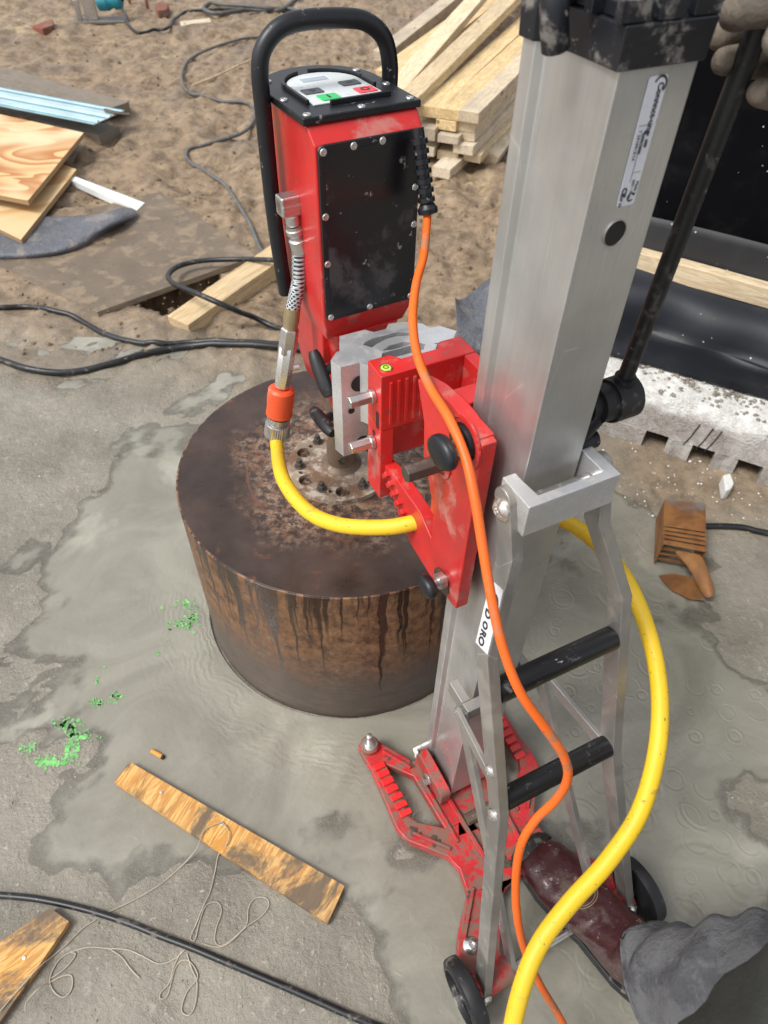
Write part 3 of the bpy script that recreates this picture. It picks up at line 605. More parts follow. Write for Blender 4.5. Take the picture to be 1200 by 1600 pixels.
# toothed strut
st_px = [(584, 705), (604, 742), (640, 730), (655, 790), (672, 850), (694, 926), (711, 950), (668, 896), (636, 838)]
q = [LX(a, c, -.026) for a, c in ((590, 715), (612, 738), (655, 800), (690, 880), (712, 948), (672, 900), (640, 848))]
b = MB(); b.prism([(v.y, v.z) for v in q], None, (-.026, 0, 0), (0, 1, 0), (0, 0, 1), (.020, 0, 0)); stt = b.build('strut', m_red, crg, bev=.002)
for k in range(7):
    px, py = 603 + k * 6.2, 742 + k * 14.5; v = LX(px, py, -.030); d = (LX(640, 848, -.03) - LX(590, 715, -.03)).normalized(); n_ = Vector((0, d.z, -d.y))
    b = MB(); b.obox(Vector((-.0235, v.y, v.z)), (.0105, 0, 0), n_ * .009, d * .0042); b.build('tooth', m_red, stt, bev=.001)
# spirit vial, disc pivots, pins and knobs
v = LZ(593, 578, .9306); b = MB(); b.lathe((-.020, v.y, .9302), (0, 0, 1), [(0, .0095), (.0016, .0095), (.0016, .0078), (.0004, .0078)], 24, cap=False); b.build('vial_ring', m_zinc, crg); b = MB(); b.lathe((-.020, v.y, .9304), (0, 0, 1), [(0, .0078), (.0010, .0075), (.002, .004), (.002, 0)], 24); b.build('vial', m_bub, crg)
b = MB(); b.lathe((-.020, v.y, .9325), (0, 0, 1), [(0, .0040), (.0006, .0040), (.0006, .0031), (0, .0031)], 20, cap=False); b.build('vial_mark', m_ink, crg)
for px, py, l, r, mat in ((587, 622, .040, .0098, m_steel), (587, 694, .040, .0098, m_steel)):
    p_ = LX(px, py, -.0355); p_.y = .302; b = MB(); b.cyl(p_ + Vector((.004, 0, 0)), p_ - Vector((l, 0, 0)), r, n=6, rot=.3); b.cyl(p_, p_ - Vector((.007, 0, 0)), r * 1.12, n=20); b.build('hex_pin', mat, crg, bev=.0012)
for px, py in ((596, 665), (585, 677)):
    p_ = LX(px, py, -.0352); b = MB(); b.prism(rrect(-.0045, -.016 if px > 590 else -.005, .0045, .016 if px > 590 else .005, .0044), None, (-.0353, .302 if px < 590 else .290, p_.z), (0, 1, 0), (0, 0, 1), (-.0003, 0, 0)); b.build('slot', m_hole, crg, smooth=0)
p_ = LX(690, 722, -.031); b = MB(); b.cyl(p_ + Vector((.004, 0, 0)), p_ - Vector((.052, 0, 0)), .0125, n=6, rot=.4); b.build('hex_pin', m_dsteel, crg, bev=.0012)
b = MB(); b.lathe(p_, (-1, 0, 0), [(0, .022), (.0015, .022), (.0025, .019), (.0025, .016), (.001, .016), (.001, 0)], 32); b.build('pivot_ring', m_red, crg)
dp = LX(727, 690, -.031); b = MB(); b.lathe(dp, (-1, 0, 0), [(0, .034), (.003, .034), (.0035, .030), (.0015, .0285), (.0015, 0)], 40); b.build('pivot_disc', m_red, crg)
b = MB(); b.lathe(dp - Vector((.0018, 0, 0)), (-1, 0, 0), [(0, .024), (.006, .023), (.007, .018), (.007, 0)], 36); b.build('washer', m_black, crg)
def knob(px, py, x0, stem, r=.024):
    p_ = LX(px, py, x0 - stem); d = Vector((-1, .15, .25)).normalized()
    b = MB(); b.cyl(p_ + Vector((stem, 0, 0)), p_, .0075, n=14); b.cyl(p_ + Vector((stem - .004, 0, 0)), p_ + Vector((stem - .014, 0, 0)), .012, n=18); b.build('knob_stem', m_steel, crg)
    b = MB(); rg = []
    for i in range(9):
        f = i / 8; h = -.008 + .018 * f; s_ = math.sqrt(max(0, 1 - (2 * f - 1) ** 2)) * .35 + .65 if 0 < i < 8 else .55
        rg.append([p_ + Vector((-h, 0, 0)) + (Vector((0, 1, 0)) * math.cos(a) * r * s_ * (1 + .28 * max(0, math.cos(a - 2.4))) + Vector((0, 0, 1)) * math.sin(a) * r * .8 * s_ * (1 + .22 * max(0, math.cos(a - 2.4)))) for a in np.linspace(0, 2 * math.pi, 24, endpoint=False)])
    b.loft(rg); b.build('knob', m_black, crg, smooth=50)
knob(691, 706, -.031, .034); knob(668, 915, -.031, .030, .019)
p_ = LX(690, 908, -.0312); b = MB(); b.lathe(p_, (-1, 0, 0), [(0, .021), (.0008, .021), (.0008, .0195), (.0004, .0195), (.0004, 0)], 36); b.build('bore_ring', m_dsteel, crg)
# feed lever with its hub on the right of the column
hub = LX(965, 622, .150); lv = empty('feed_lever', hub); lv.parent = stand
b = MB(); b.lathe((-.045, 0, 0), (1, 0, 0), [(0, .016), (.012, .016), (.013, .022), (.030, .0225), (.030, .026), (.034, .0265), (.062, .0265), (.066, .022), (.066, 0)], 30); b.build('hub', m_rod, lv, smooth=35)
b = MB(); b.lathe((-.075, -.002, -.052), (1, 0, 0), [(0, .014), (.02, .014), (.02, .018), (.04, .018), (.042, .012), (.055, .012), (.055, 0)], 24); b.cyl((-.06, 0, -.05), (-.03, 0, -.01), .016, n=18); b.cyl((-.080, -.004, -.085), (-.045, -.004, -.085), .013, n=6); b.build('ratchet', m_black, lv, bev=.001)
rt = LX(1182, 50, .150) - hub; rt = rt * 1.12
b = MB(); b.cyl((0, 0, 0), rt, .0092, n=20); b.cyl((0, 0, 0), rt.normalized() * .032, .0125, n=20); rod_ = b.build('rod', m_rod, lv)
ROD0, ROD1 = wld(hub), wld(hub + rt)
# ------------------------------------------------------------------ drill motor (own frame, turned a little)
MO = np.array([-.095, 1.109, 0]); MZR = R(30)
MX = np.array([math.cos(MZR), math.sin(MZR), 0]); MY = np.array([-math.sin(MZR), math.cos(MZR), 0])
def mloc(p): q = np.array(p) - MO; return Vector((q.dot(MX), q.dot(MY), q[2]))
def mw(p): return Vector(MO + MX * p[0] + MY * p[1] + np.array([0, 0, p[2]]))
def mYp(px, py, v): r = ray(px, py); t_ = (MO + MY * v - CP).dot(MY) / r.dot(MY); return mloc(CP + r * t_)
def mXp(px, py, v): r = ray(px, py); t_ = (MO + MX * v - CP).dot(MX) / r.dot(MX); return mloc(CP + r * t_)
def mZp(px, py, v): return mloc(G(px, py, v))
motor = empty('drill_motor', MO, MZR)
tag(motor, 'red electric core drill motor with black rear panel, keypad lid and black loop handle', 'drill motor')
MC = .006
def dsec(x0, x1, y0, yc, n=10):                # plan section: square behind, round in front
    c = (x0 + x1) / 2; r = (x1 - x0) / 2
    return [(x0, y0), (x1, y0)] + [(c + r * math.cos(R(180 * k / n)), yc + r * .95 * math.sin(R(180 * k / n))) for k in range(n + 1)]
b = MB(); b.loft([[(x, y, z) for x, y in dsec(*a)] for z, a in ((.860, (-.066, .078, -.105, .015)), (.905, (-.078, .086, -.124, .02)), (1.166, (-.079, .087, -.124, .02)), (1.186, (-.081, .088, -.106, .02)))])
hs_ = b.build('housing', m_red, motor, bev=.003, smooth=30)
b = MB(); b.prism(rrect(-.076, .910, .082, 1.168, .009), None, (0, -.1245, 0), (1, 0, 0), (0, 0, 1), (0, -.005, 0)); pn = b.build('rear_panel', m_black, motor, bev=.0015)
b = MB(); b.prism(rrect(-.068, .918, .074, 1.158, .004), None, (0, -.1297, 0), (1, 0, 0), (0, 0, 1), (0, -.0006, 0)); b.build('panel_face', m_panel, pn, bev=.0003)
def pscrew(p, d, parent, r=.0052):
    b = MB(); b.lathe(p, d, [(-.001, r), (.0006, r), (.0016, r * .85), (.0018, r * .42), (.0008, r * .36), (.0008, 0)], 16); return b.build('screw', m_steel, parent)
for x, z in ((-.069, 1.160), (-.024, 1.161), (.020, 1.161), (.074, 1.160), (-.070, 1.075), (.075, 1.090), (-.070, 1.005), (.076, 1.035), (-.069, .917), (.0, .917), (.075, .917)): pscrew((x, -.1300, z), (0, -1, 0), pn)
b = MB(); b.prism(dsec(-.086, .092, -.109, .022, 16), None, (0, 0, 1.1865), (1, 0, 0), (0, 1, 0), (0, 0, .010)); ld = b.build('lid', m_black, motor, bev=.002, smooth=30)
zl = 1.1966
for x, y in ((-.075, -.098), (.004, -.100), (.080, -.098), (-.078, -.030), (-.066, .055), (.074, .050), (.082, -.028)): pscrew((x, y, zl + .0002), (0, 0, 1), ld, .006)
kp = dsec(-.052, .058, -.070, .010, 16)
b = MB(); b.prism(kp, None, (0, 0, zl), (1, 0, 0), (0, 1, 0), (0, 0, .0012)); kpad = b.build('keypad', m_keypad, ld, smooth=0)
ko = dsec(-.059, .065, -.077, .012, 20); ki = dsec(-.054, .060, -.072, .012, 20)
def rimseg(i0, i1):
    b = MB(); O_ = ko[i0:i1 + 1]; I_ = ki[i0:i1 + 1]; b.prism(O_ + I_[::-1], None, (0, 0, zl), (1, 0, 0), (0, 1, 0), (0, 0, .0055)); b.build('keypad_rim', m_black, ld, bev=.0007)
rimseg(0, 1) if 0 else None
b = MB(); b.box((-.030, -.0775, zl), (.062, -.0725, zl + .006)); b.build('keypad_rim', m_black, ld, bev=.0007)
rimseg(2, 12); rimseg(14, 22)
b = MB(); b.box((-.059, -.062, zl), (-.0545, .010, zl + .0055)); b.build('keypad_rim', m_black, ld, bev=.0007)
b = MB(); b.box((.060, -.030, zl), (.0648, .010, zl + .0055)); b.build('keypad_rim', m_black, ld, bev=.0007)
def key(name, u, v, wd, hg, mat, s_, tcol=m_ink):
    b = MB(); b.prism(rrect(-wd, -hg, wd, hg, .0025), None, (u, v, zl + .0012), (1, 0, 0), (0, 1, 0), (0, 0, .0014)); k = b.build(name, mat, kpad, bev=.0005)
    if s_: text('print', s_, (u, v, zl + .0028), .017, (1, 0, 0), (0, 1, 0), k, tcol, bold=.0007)
key('key', -.030, -.018, .0145, .0105, m_key_k, '+'); key('key', .034, -.018 + .012, .0145, .0105, m_key_k, '−'); key('key', -.020, -.050, .0145, .012, m_key_g, 'I'); key('key', .040, -.043, .0145, .012, m_key_r, 'O')
b = MB(); b.prism(rrect(-.022, -.008, .018, .008, .001), None, (-.002, .032, zl + .0012), (1, 0, 0), (0, 1, 0), (0, 0, .0005)); b.build('display', m_lcd, kpad, smooth=0)
hx0, hx1 = -.098, .103
hp_ = [(hx0 + .008, .0, .90), (hx0 + .004, 0, .95), (hx0, 0, 1.05), (hx0, 0, 1.17), (hx0 + .001, 0, 1.225), (hx0 + .010, 0, 1.252), (hx0 + .034, 0, 1.271), (hx0 + .07, 0, 1.277), (hx1 - .07, 0, 1.274), (hx1 - .036, 0, 1.266), (hx1 - .010, 0, 1.245), (hx1, 0, 1.212), (hx1, 0, 1.17), (hx1 - .002, 0, 1.05), (hx1 - .006, 0, .95)]
b = MB(); b.tube(spline(hp_, 6), .0120, 18); b.build('loop_handle', m_black, motor, smooth=60)
# gear housing and spindle below
b = MB(); b.loft([[(x + MC, y, z) for x, y in rrect(-w_, -d_, w_, d_ * .9, .012)] for z, w_, d_ in ((.640, .028, .030), (.672, .034, .040), (.690, .046, .082), (.72, .050, .092), (.80, .056, .100), (.865, .064, .112))]); gh_ = b.build('gear_housing', m_red, motor, bev=.002, smooth=30)
b = MB(); b.box((-.066, -.085, .800), (-.046, -.040, .862)); b.build('lug', m_red, gh_, bev=.003)
b = MB(); b.box((-.060, -.102, .862), (.070, -.082, .9045)); b.build('lug', m_red, gh_, bev=.003)
b = MB(); b.lathe((0, 0, .600), (0, 0, 1), [(0, .020), (.004, .0255), (.040, .0255), (.049, .024)], 6); b.cyl((0, 0, .54), (0, 0, .60), .021, n=24); b.build('spindle', m_dsteel, motor, bev=.001)
def thandle(a, c, d):
    p, q, r = mXp(*a, -.085), mXp(*c, -.085), mXp(*d, -.06); b = MB()
    b.tube(spline([p, p.lerp(q, .5), q], 4), [.0075, .0105, .012, .0125, .0128, .0125, .012, .0105, .0075], 14); m_ = p.lerp(q, .5); b.cyl(m_, r, .0085, n=14); b.build('clamp_handle', m_rub, motor, smooth=60)
thandle((489, 548), (514, 620), (520, 573)); thandle((489, 640), (520, 678), (518, 650))
# machined clamp plates between motor and carriage
cl = empty('spacer_block', RO, RIG_Z); tag(cl, 'machined bare aluminium spacer block clamped between red carriage and drill motor', 'spacer block')
body = [(-.060, .365), (.005, .362), (.012, .372), (.078, .372), (.085, .362), (.128, .360), (.146, .378), (.128, .402), (.090, .404), (.082, .392), (.070, .398), (.052, .404), (.034, .404), (.015, .398), (.004, .392), (-.004, .404), (-.050, .404), (-.066, .388)]
b = MB(); b.prism(body, [[(.015, .378), (.03, .374), (.055, .374), (.068, .378), (.055, .386), (.03, .386)]], (0, 0, .765), (1, 0, 0), (0, 1, 0), (0, 0, .135)); sb = b.build('block', m_cast, cl, bev=0, smooth=0)
b = MB(); b.prism([(-.060, .3655), (.10, .3655), (.10, .4035), (-.052, .4035), (-.0655, .388)], None, (0, 0, .722), (1, 0, 0), (0, 1, 0), (0, 0, .0425)); b.build('lower_block', m_cast, cl, smooth=0)
front = [(-.012, .3260), (.014, .3262), (.022, .338), (.040, .341), (.052, .338), (.060, .3262), (.098, .3262), (.086, .342), (.098, .356), (.090, .3615), (.080, .3615), (.072, .352), (.012, .352), (.004, .3610), (-.030, .3625), (-.020, .345)]
b = MB(); b.prism(front, None, (0, 0, .79), (1, 0, 0), (0, 1, 0), (0, 0, .112)); b.build('front_rail', m_cast, cl, smooth=0)
rear = [(-.044, .4045), (-.010, .4045), (.006, .420), (.020, .424), (.062, .424), (.074, .418), (.090, .4045), (.120, .4045), (.112, .430), (.085, .448), (.062, .452), (.052, .440), (.030, .440), (.020, .452), (-.024, .452), (-.034, .430)]
b = MB(); b.prism(rear, None, (0, 0, .775), (1, 0, 0), (0, 1, 0), (0, 0, .118)); b.build('rear_rail', m_cast, cl, smooth=0)
for x, z, r in ((-.030, .863, .0145), (-.024, .832, .008), (-.045, .815, .0055), (-.026, .742, .0125), (.115, .873, .011)):
    y = .3633 if x < 0 and z > .765 else (.3600 if x > 0 else .3652)
    b = MB(); b.lathe((x, y, z), (0, 1, 0), [(0, r), (-.0005, r), (-.0005, 0)], 26); b.build('bore', m_hole, cl, smooth=0)
# cable gland and water connection on the motor
gl0 = mw((.094, -.085, 1.165)); CBL0 = D(668, 326, .985)
top_ = D(652, 200, .93); b = MB(); d_ = (mloc(CBL0) - mloc(top_)); L_ = d_.length
pr_ = [(0, .0085)]
for k in range(7): h = L_ * (.12 + .12 * k); pr_ += [(h, .0088), (h + .001, .0122), (h + L_ * .07, .0122), (h + L_ * .075, .0088)]
pr_ += [(L_ * .97, .012), (L_ * .995, .0145), (L_ + .006, .0140), (L_ + .006, 0)]
b.lathe(mloc(top_), d_, pr_, 20); b.build('cable_gland', m_black, motor)
W = [mYp(*q, -.05) for q in ((455, 318), (459, 352), (466, 372), (468, 382), (467, 440), (457, 482), (455, 500), (449, 545), (440, 606), (436, 650), (433, 668), (432, 682))]
ws = empty('water_coupling', W[0]); ws.parent = motor
def rel(p): return Vector(p) - W[0]
b = MB(); b.box((-.020, -.012, -.016), (.012, .014, .014)); b.cyl((-.020, 0, -.002), (.02, 0, -.002), .013, n=18); b.cyl((0, 0, -.014), rel(W[1]), .0115, n=18); b.build('elbow', m_brass if 0 else m_steel, ws, bev=.004)
b = MB(); b.lathe(rel(W[1]), W[3] - W[1], [(0, .0125), (.004, .0125), (.005, .0145), (.012, .0145), (.016, .0115), (.02, .0115), (.022, .0148), (.042, .0152), (.043, .0135)], 20); b.build('ferrule', m_steel, ws)
t = NT('steel_braid'); v = t.tc.outputs['Object']
sp_ = t.n('SeparateXYZ'); t.l(v, sp_.inputs[0]); an = t.math('ARCTAN2', t.math('ADD', sp_.outputs[1], 0.), t.math('ADD', sp_.outputs[0], .012))
s1 = t.math('SINE', t.math('ADD', t.math('MULTIPLY', an, 7.), t.math('MULTIPLY', sp_.outputs[2], 900.))); s2 = t.math('SINE', t.math('SUBTRACT', t.math('MULTIPLY', an, 7.), t.math('MULTIPLY', sp_.outputs[2], 900.)))
br_ = t.math('MAXIMUM', s1, s2); t.set(Base_Color=t.mix(t.ramp(br_, -.1, .8), (.06, .08, .10), (.66, .69, .70)), Metallic=.6, Roughness=.35); t.bump(br_, .6, .001); m_braid = t.m
b = MB(); b.tube(spline([rel(W[3]), rel(W[4]) + Vector((.002, 0, .02)), rel(W[4]), rel(W[5])], 8), .0118, 18); b.build('braided_hose', m_braid, ws, smooth=60)
b = MB(); b.lathe(rel(W[5]), W[6] - W[5], [(-.002, .013), (.022, .0135), (.030, .012), (.034, .0125)], 20); b.build('ferrule', m_brass, ws)
b = MB(); a = rel(W[6]) + (W[7] - W[6]) * .25; b.lathe(a, W[7] - W[6], [(0, .012), (.003, .0155), (.046, .0165), (.050, .014)], 6); b.build('swivel_nut', m_steel, ws, bev=.0008)
b = MB(); b.lathe(rel(W[7]), W[8] - W[7], [(-.008, .013), (-.004, .0155), (.05, .0155), (.075, .013)], 8); b.cyl(rel(W[7].lerp(W[8], .5)), rel(W[7].lerp(W[8], .5)) + Vector((.026, -.006, 0)), .006, n=10); b.build('valve', m_zinc, ws, bev=.0008)
b = MB(); b.lathe(rel(W[8]), W[9] - W[8], [(0, .019), (.004, .0235), (.020, .0245), (.040, .0235), (.056, .0245), (.058, .021)], 28); b.build('quick_coupling', m_orgc, ws, bev=.001)
b = MB(); L_ = (W[11] - W[9]).length; n_ = 44; rg = []
for h, r in ((0, .0215), (.008, .0215), (.009, .0185), (.014, .0185)): rg.append((h, r))
b.lathe(rel(W[9]), W[11] - W[9], rg + [(.015, .0215), (.017, .0225)], 28)
z_ = (W[11] - W[9]).normalized(); x_ = z_.orthogonal().normalized(); y_ = z_.cross(x_)
b.loft([[rel(W[9]) + z_ * h + (x_ * math.cos(2 * math.pi * k / 72) + y_ * math.sin(2 * math.pi * k / 72)) * (.0238 if k % 2 else .0224) * s_ for k in range(72)] for h, s_ in ((.017, 1), (.042, 1), (.044, .9))]); b.build('knurled_collar', m_steel, ws)
# yellow hose and orange cable
H0 = mw(W[10]); Hd = float((CM.T @ (np.array(H0) - CP))[2])
pts = [H0, D(433, 700, Hd - .005), D(443, 750, 1.18), D(480, 798, 1.13), D(530, 820, 1.095), D(600, 824, 1.06), D(650, 816, 1.05), D(700, 806, 1.06), D(760, 798, 1.09), D(820, 798, 1.12), D(870, 808, 1.13), D(930, 846, 1.10), D(978, 905, 1.07), D(1012, 985, 1.04), D(1030, 1075, 1.0), D(1027, 1170, .97), D(1000, 1268, .96), D(950, 1345, .95), D(890, 1412, .94), D(845, 1472, .93), D(818, 1535, .92), D(800, 1610, .92), D(795, 1680, .93), D(800, 1900, 1.0), D(900, 2300, 1.1)]
b = MB(); b.tube(spline(pts, 10), .0124, 20); o = b.build('yellow_hose', m_yel, smooth=60)
tag(o, 'thick yellow water hose looping from the orange coupling behind the column', 'hose')
pts = [CBL0, D(667, 350, .985), D(662, 400, .95), D(650, 445, .92), D(645, 500, .88), D(652, 555, .85), D(672, 605, .82), D(702, 655, .78), D(727, 715, .76), D(742, 780, .755), D(755, 860, .76), D(768, 935, .765), D(785, 1010, .77), D(812, 1080, .78), D(850, 1135, .80), D(880, 1180, .82), D(887, 1215, .84), D(870, 1248, .87), D(838, 1280, .90), D(815, 1318, .92), D(806, 1370, .95), D(808, 1430, .98), D(820, 1485, 1.02), D(845, 1540, 1.06), D(875, 1590, 1.10), D(900, 1640, 1.14), D(930, 1720, 1.17)]
b = MB(); b.tube(spline(pts, 10), .0058, 14); o = b.build('orange_cable', m_org, smooth=60)
tag(o, 'orange power cable running from the motor gland down past the column to the boot', 'cable')
# ------------------------------------------------------------------ timber, sheets and clutter on the ground
def wood(name, a, b_, grey=.0, dark=(.12, .07, .03), knots=True, stain=0., sc=1.):
    t = NT(name); oi = t.n('ObjectInfo'); off = t.n('VectorMath', operation='ADD'); t.l(t.tc.outputs['Object'], off.inputs[0])
    cb = t.n('CombineXYZ'); t.l(t.math('MULTIPLY', oi.outputs['Random'], 31.), cb.inputs[0]); t.l(t.math('MULTIPLY', oi.outputs['Random'], 7.), cb.inputs[1]); t.l(cb.outputs[0], off.inputs[1])
    v = t.map(scale=(1.1 * sc, 9 * sc, 9 * sc), vec=off.outputs[0]); g = t.noise(2.2, 6, .6, vec=v, dist=.7)
    rg = t.math('FRACT', t.math('MULTIPLY', g, 9.)); rg = t.ramp(t.math('ABSOLUTE', t.math('SUBTRACT', rg, .5)), .0, .5)
    c = t.mix(rg, a, b_); fine = t.noise(60, 5, .7, vec=t.map(scale=(.06, 1, 1), vec=off.outputs[0])); c = t.mix(t.ramp(fine, .45, .75, 0, .4), c, dark)
    if knots:
        vo = t.n('TexVoronoi'); vo.inputs['Scale'].default_value = 5; t.l(t.map(scale=(.6, 1.6, 1.6), vec=off.outputs[0]), vo.inputs['Vector'])
        c = t.mix(t.ramp(vo.outputs['Distance'], .05, .11, .8, 0), c, dark)
    vv = t.ramp(t.noise(3.5, 6, .68, vec=off.outputs[0]), .40, .66, 0, .25 + grey)
    c = t.mix(vv, c, (.25, .215, .17)); hsv = t.n('HueSaturation'); t.l(c, hsv.inputs['Color']); t.l(t.ramp(oi.outputs['Random'], 0, 1, .86, 1.12), hsv.inputs['Value']); t.l(t.ramp(t.math('FRACT', t.math('MULTIPLY', oi.outputs['Random'], 7.3)), 0, 1, .85, 1.12), hsv.inputs['Saturation'])
    c = hsv.outputs[0]
    if stain: c = t.mix(t.ramp(t.noise(7, 8, .7, vec=t.map(scale=(.6, 1, 1), vec=off.outputs[0]), dist=.5), .66 - stain * .22, .74 - stain * .2, 0, .9), c, (.10, .08, .06))
    t.set(Base_Color=c, Roughness=.68); t.bump(t.math('ADD', fine, rg), .35, .0012); return t.m
m_pine = wood('pine_timber', (.64, .46, .235), (.78, .62, .38), .0); m_pineg = wood('weathered_pine', (.56, .45, .30), (.70, .58, .41), .18)
m_plank = wood('wet_plank', (.48, .235, .07), (.70, .43, .17), .0, (.14, .05, .015), True, .85, 1.3)
m_gold = wood('golden_pine', (.66, .44, .19), (.78, .58, .30), .0)
m_greyw = wood('grey_wet_wood', (.17, .14, .105), (.28, .23, .18), .5)
RB = random.Random(11)
def beam(name, label, cat, near, far, L, w_, th, mat, group=None, tilt=0., bev=.0035, centre=False, roll=0.):
    a = Vector(near); d = (Vector(far) - a); d.normalize(); e = empty('x', (0, 0, 0)); bpy.data.objects.remove(e)
    nseg = 10; rgs = []
    for i in range(nseg + 1):
        x = L * i / nseg; o1 = RB.uniform(-.0012, .0012); o2 = RB.uniform(-.0012, .0012)
        rgs.append([(x, -w_ / 2 + o1, -th), (x, w_ / 2 + o1, -th), (x, w_ / 2 + o1, o2), (x, -w_ / 2 + o1, o2)])
    b = MB(); b.loft(rgs); o = b.build(name, mat, bev=bev, smooth=30)
    o.location = a; yaw = math.atan2(d.y, d.x); o.rotation_euler = (roll, -math.asin(d.z), yaw)
    return tag(o, label, cat, group)
gP = 'sawn timbers in the pile'
dirT = (G(834, 77, .31) - G(733, 174, .31)).normalized()
def far_of(n, k=0.): d = Matrix.Rotation(R(k), 3, 'Z') @ dirT; return Vector(n) + d
T = [  # near-end px, z, yaw tweak, length, width, thickness, grey?, label
 ((733, 174), .310, 0, 5.5, .112, .055, 1, 'grey sawn timber on top of the pile, nearest the column'),
 ((703, 170), .306, .5, 5.5, .118, .055, 0, 'pale sawn timber second from the column in the top layer'),
 ((672, 166), .304, 1.2, 5.5, .118, .055, 0, 'knotty yellow sawn timber third from the column in the top layer'),
 ((697, 188), .250, -1, 5.3, .115, .05, 0, 'short-nosed timber end poking out just under the top layer'),
 ((728, 190), .250, 0, 5.3, .105, .05, 1, 'timber directly under the grey top one'),
 ((728, 206), .200, 0, 5.2, .105, .045, 1, 'third timber down on the column side of the pile'),
 ((665, 200), .215, 1, 5.2, .11, .06, 1, 'timber end half hidden behind the motor in the second layer'),
 ((700, 212), .190, 2, 5.2, .12, .04, 1, 'recessed timber in the shadow at the middle of the pile'),
 ((724, 226), .152, -1.5, 5.2, .115, .05, 1, 'fourth timber down whose end sticks out furthest'),
 ((738, 240), .100, -2, 5.2, .10, .045, 1, 'lower timber running along the column side of the pile'),
 ((690, 262), .070, -3, 5.0, .105, .055, 1, 'lowest timber lying on the mud with its end nearest the camera'),
 ((662, 228), .120, 3, 5.0, .12, .05, 1, 'low timber on the motor side of the pile'),
 ((700, 236), .100, 4, 5.0, .12, .05, 1, 'bottom timber buried in the middle of the pile')]
for (px, z, yw, L, w_, th, g_, lab_) in T:
    n = G(*px, z); beam('timber', lab_, 'timber', n, far_of(n, yw), L, w_, th, m_pineg if g_ else m_pine, gP)
n = G(627, 160, .345); beam('timber', 'wide yellow timber lying slantwise across the top of the pile', 'timber', n, G(792, 0, .42), 5.5, .118, .055, m_pine, gP)
n = G(612, 142, .30); beam('timber', 'pale timber with a crooked edge on the left of the pile', 'timber', n, G(738, 0, .42), 5.5, .12, .05, m_pine, gP)
n = G(600, 118, .22); beam('timber', 'broad pale board end peeping out behind the loop handle', 'timber', G(610, 112, .24), G(760, 0, .26), 3.2, .20, .035, m_pine, gP)
n = G(596, 80, .10); beam('timber', 'single timber lying apart on the mud, farthest left of the pile', 'timber', n, G(705, -5, .13), 5.0, .13, .09, m_pineg, gP)
n = G(765, 238, .075); beam('timber', 'split timber lying on the mud between the pile and the column', 'timber', n, G(850, 130, .09), 3.0, .12, .07, m_pineg, gP, roll=.3)
b = empty('x'); bpy.data.objects.remove(b)
beam('timber', 'yellow square timber sticking out of the hole in the mud', 'timber', G(277, 500, .05), G(450, 381, .10), 1.3, .115, .075, m_gold)
beam('timber', 'broad grey board lying under the metal guide rail', 'timber', G(168, 170, .085), G(-60, 105, .09), 2.4, .34, .05, m_greyw)
beam('timber', 'dark wet block under the end of the guide rail', 'timber', G(170, 205, .055), G(90, 185, .055), .9, .16, .07, m_greyw)
beam('timber', 'short dark wet block under the edge of the plywood', 'timber', G(112, 245, .05), G(20, 225, .05), .8, .16, .055, m_greyw)
# plywood sheets
t = NT('plywood_face'); v = t.map(scale=(.9, 2.0, 1), rot=(0, 0, .25)); g = t.noise(1.15, 2, .4, vec=v, dist=.9)
rg = t.math('FRACT', t.math('MULTIPLY', g, 10.)); c = t.mix(t.ramp(rg, .15, .98), (.68, .46, .22), (.44, .17, .045))
c = t.mix(t.ramp(t.noise(1.6, 2), .36, .52), (.74, .57, .34), c); c = t.mix(t.ramp(t.noise(50, 5, .7, vec=t.map(scale=(.08, 1, 1))), .5, .8, 0, .35), c, (.42, .26, .12))
t.set(Base_Color=c, Roughness=.55); m_ply = t.m
t = NT('plywood_face_pale'); v = t.map(scale=(1.2, 2.4, 1), loc=(3, 7, 0)); g = t.noise(1.1, 3, .45, vec=v, dist=.6); rg = t.math('FRACT', t.math('MULTIPLY', g, 5.))
c = t.mix(t.ramp(rg, .1, .9), (.66, .48, .26), (.56, .34, .14)); c = t.mix(t.ramp(t.noise(50, 5, .7, vec=t.map(scale=(.08, 1, 1))), .5, .8, 0, .35), c, (.45, .3, .15)); t.set(Base_Color=c, Roughness=.55); m_ply2 = t.m
t = NT('plywood_edge'); sp_ = t.n('SeparateXYZ'); t.l(t.tc.outputs['Object'], sp_.inputs[0]); s_ = t.math('SINE', t.math('MULTIPLY', sp_.outputs[2], 900.))
t.set(Base_Color=t.mix(t.ramp(s_, -.3, .3), (.42, .28, .14), (.24, .14, .07)), Roughness=.7); m_plye = t.m
def slab(name, pts, z, th, mats, label, cat, bev=.001, parent=None, tilt=None):
    P = [G(*p, zz) for p, zz in zip(pts, z if isinstance(z, (list, tuple)) else [z] * len(pts))]
    c = sum(P, Vector()) / len(P); ex = (P[1] - P[0]).normalized()
    n = (P[1] - P[0]).cross(P[2] - P[0]).normalized(); n = n if n.z > 0 else -n; ey = n.cross(ex)
    m = Matrix.Identity(4)
    for i in range(3): m[i][0] = ex[i]; m[i][1] = ey[i]; m[i][2] = n[i]; m[i][3] = c[i]
    inv = m.inverted(); Q = [inv @ p for p in P]; Q = [(q.x, q.y) for q in Q]
    b = MB(); k = len(Q); b.add([(x, y, 0) for x, y in Q] + [(x, y, -th) for x, y in Q], [tuple(range(k))], 0); b.add([(x, y, 0) for x, y in Q] + [(x, y, -th) for x, y in Q], [tuple(range(2 * k - 1, k - 1, -1))] + [(i, (i + 1) % k, (i + 1) % k + k, i + k) for i in range(k)], 1)
    o = b.build(name, mats, bev=0, smooth=0); o.matrix_world = m; return tag(o, label, cat)
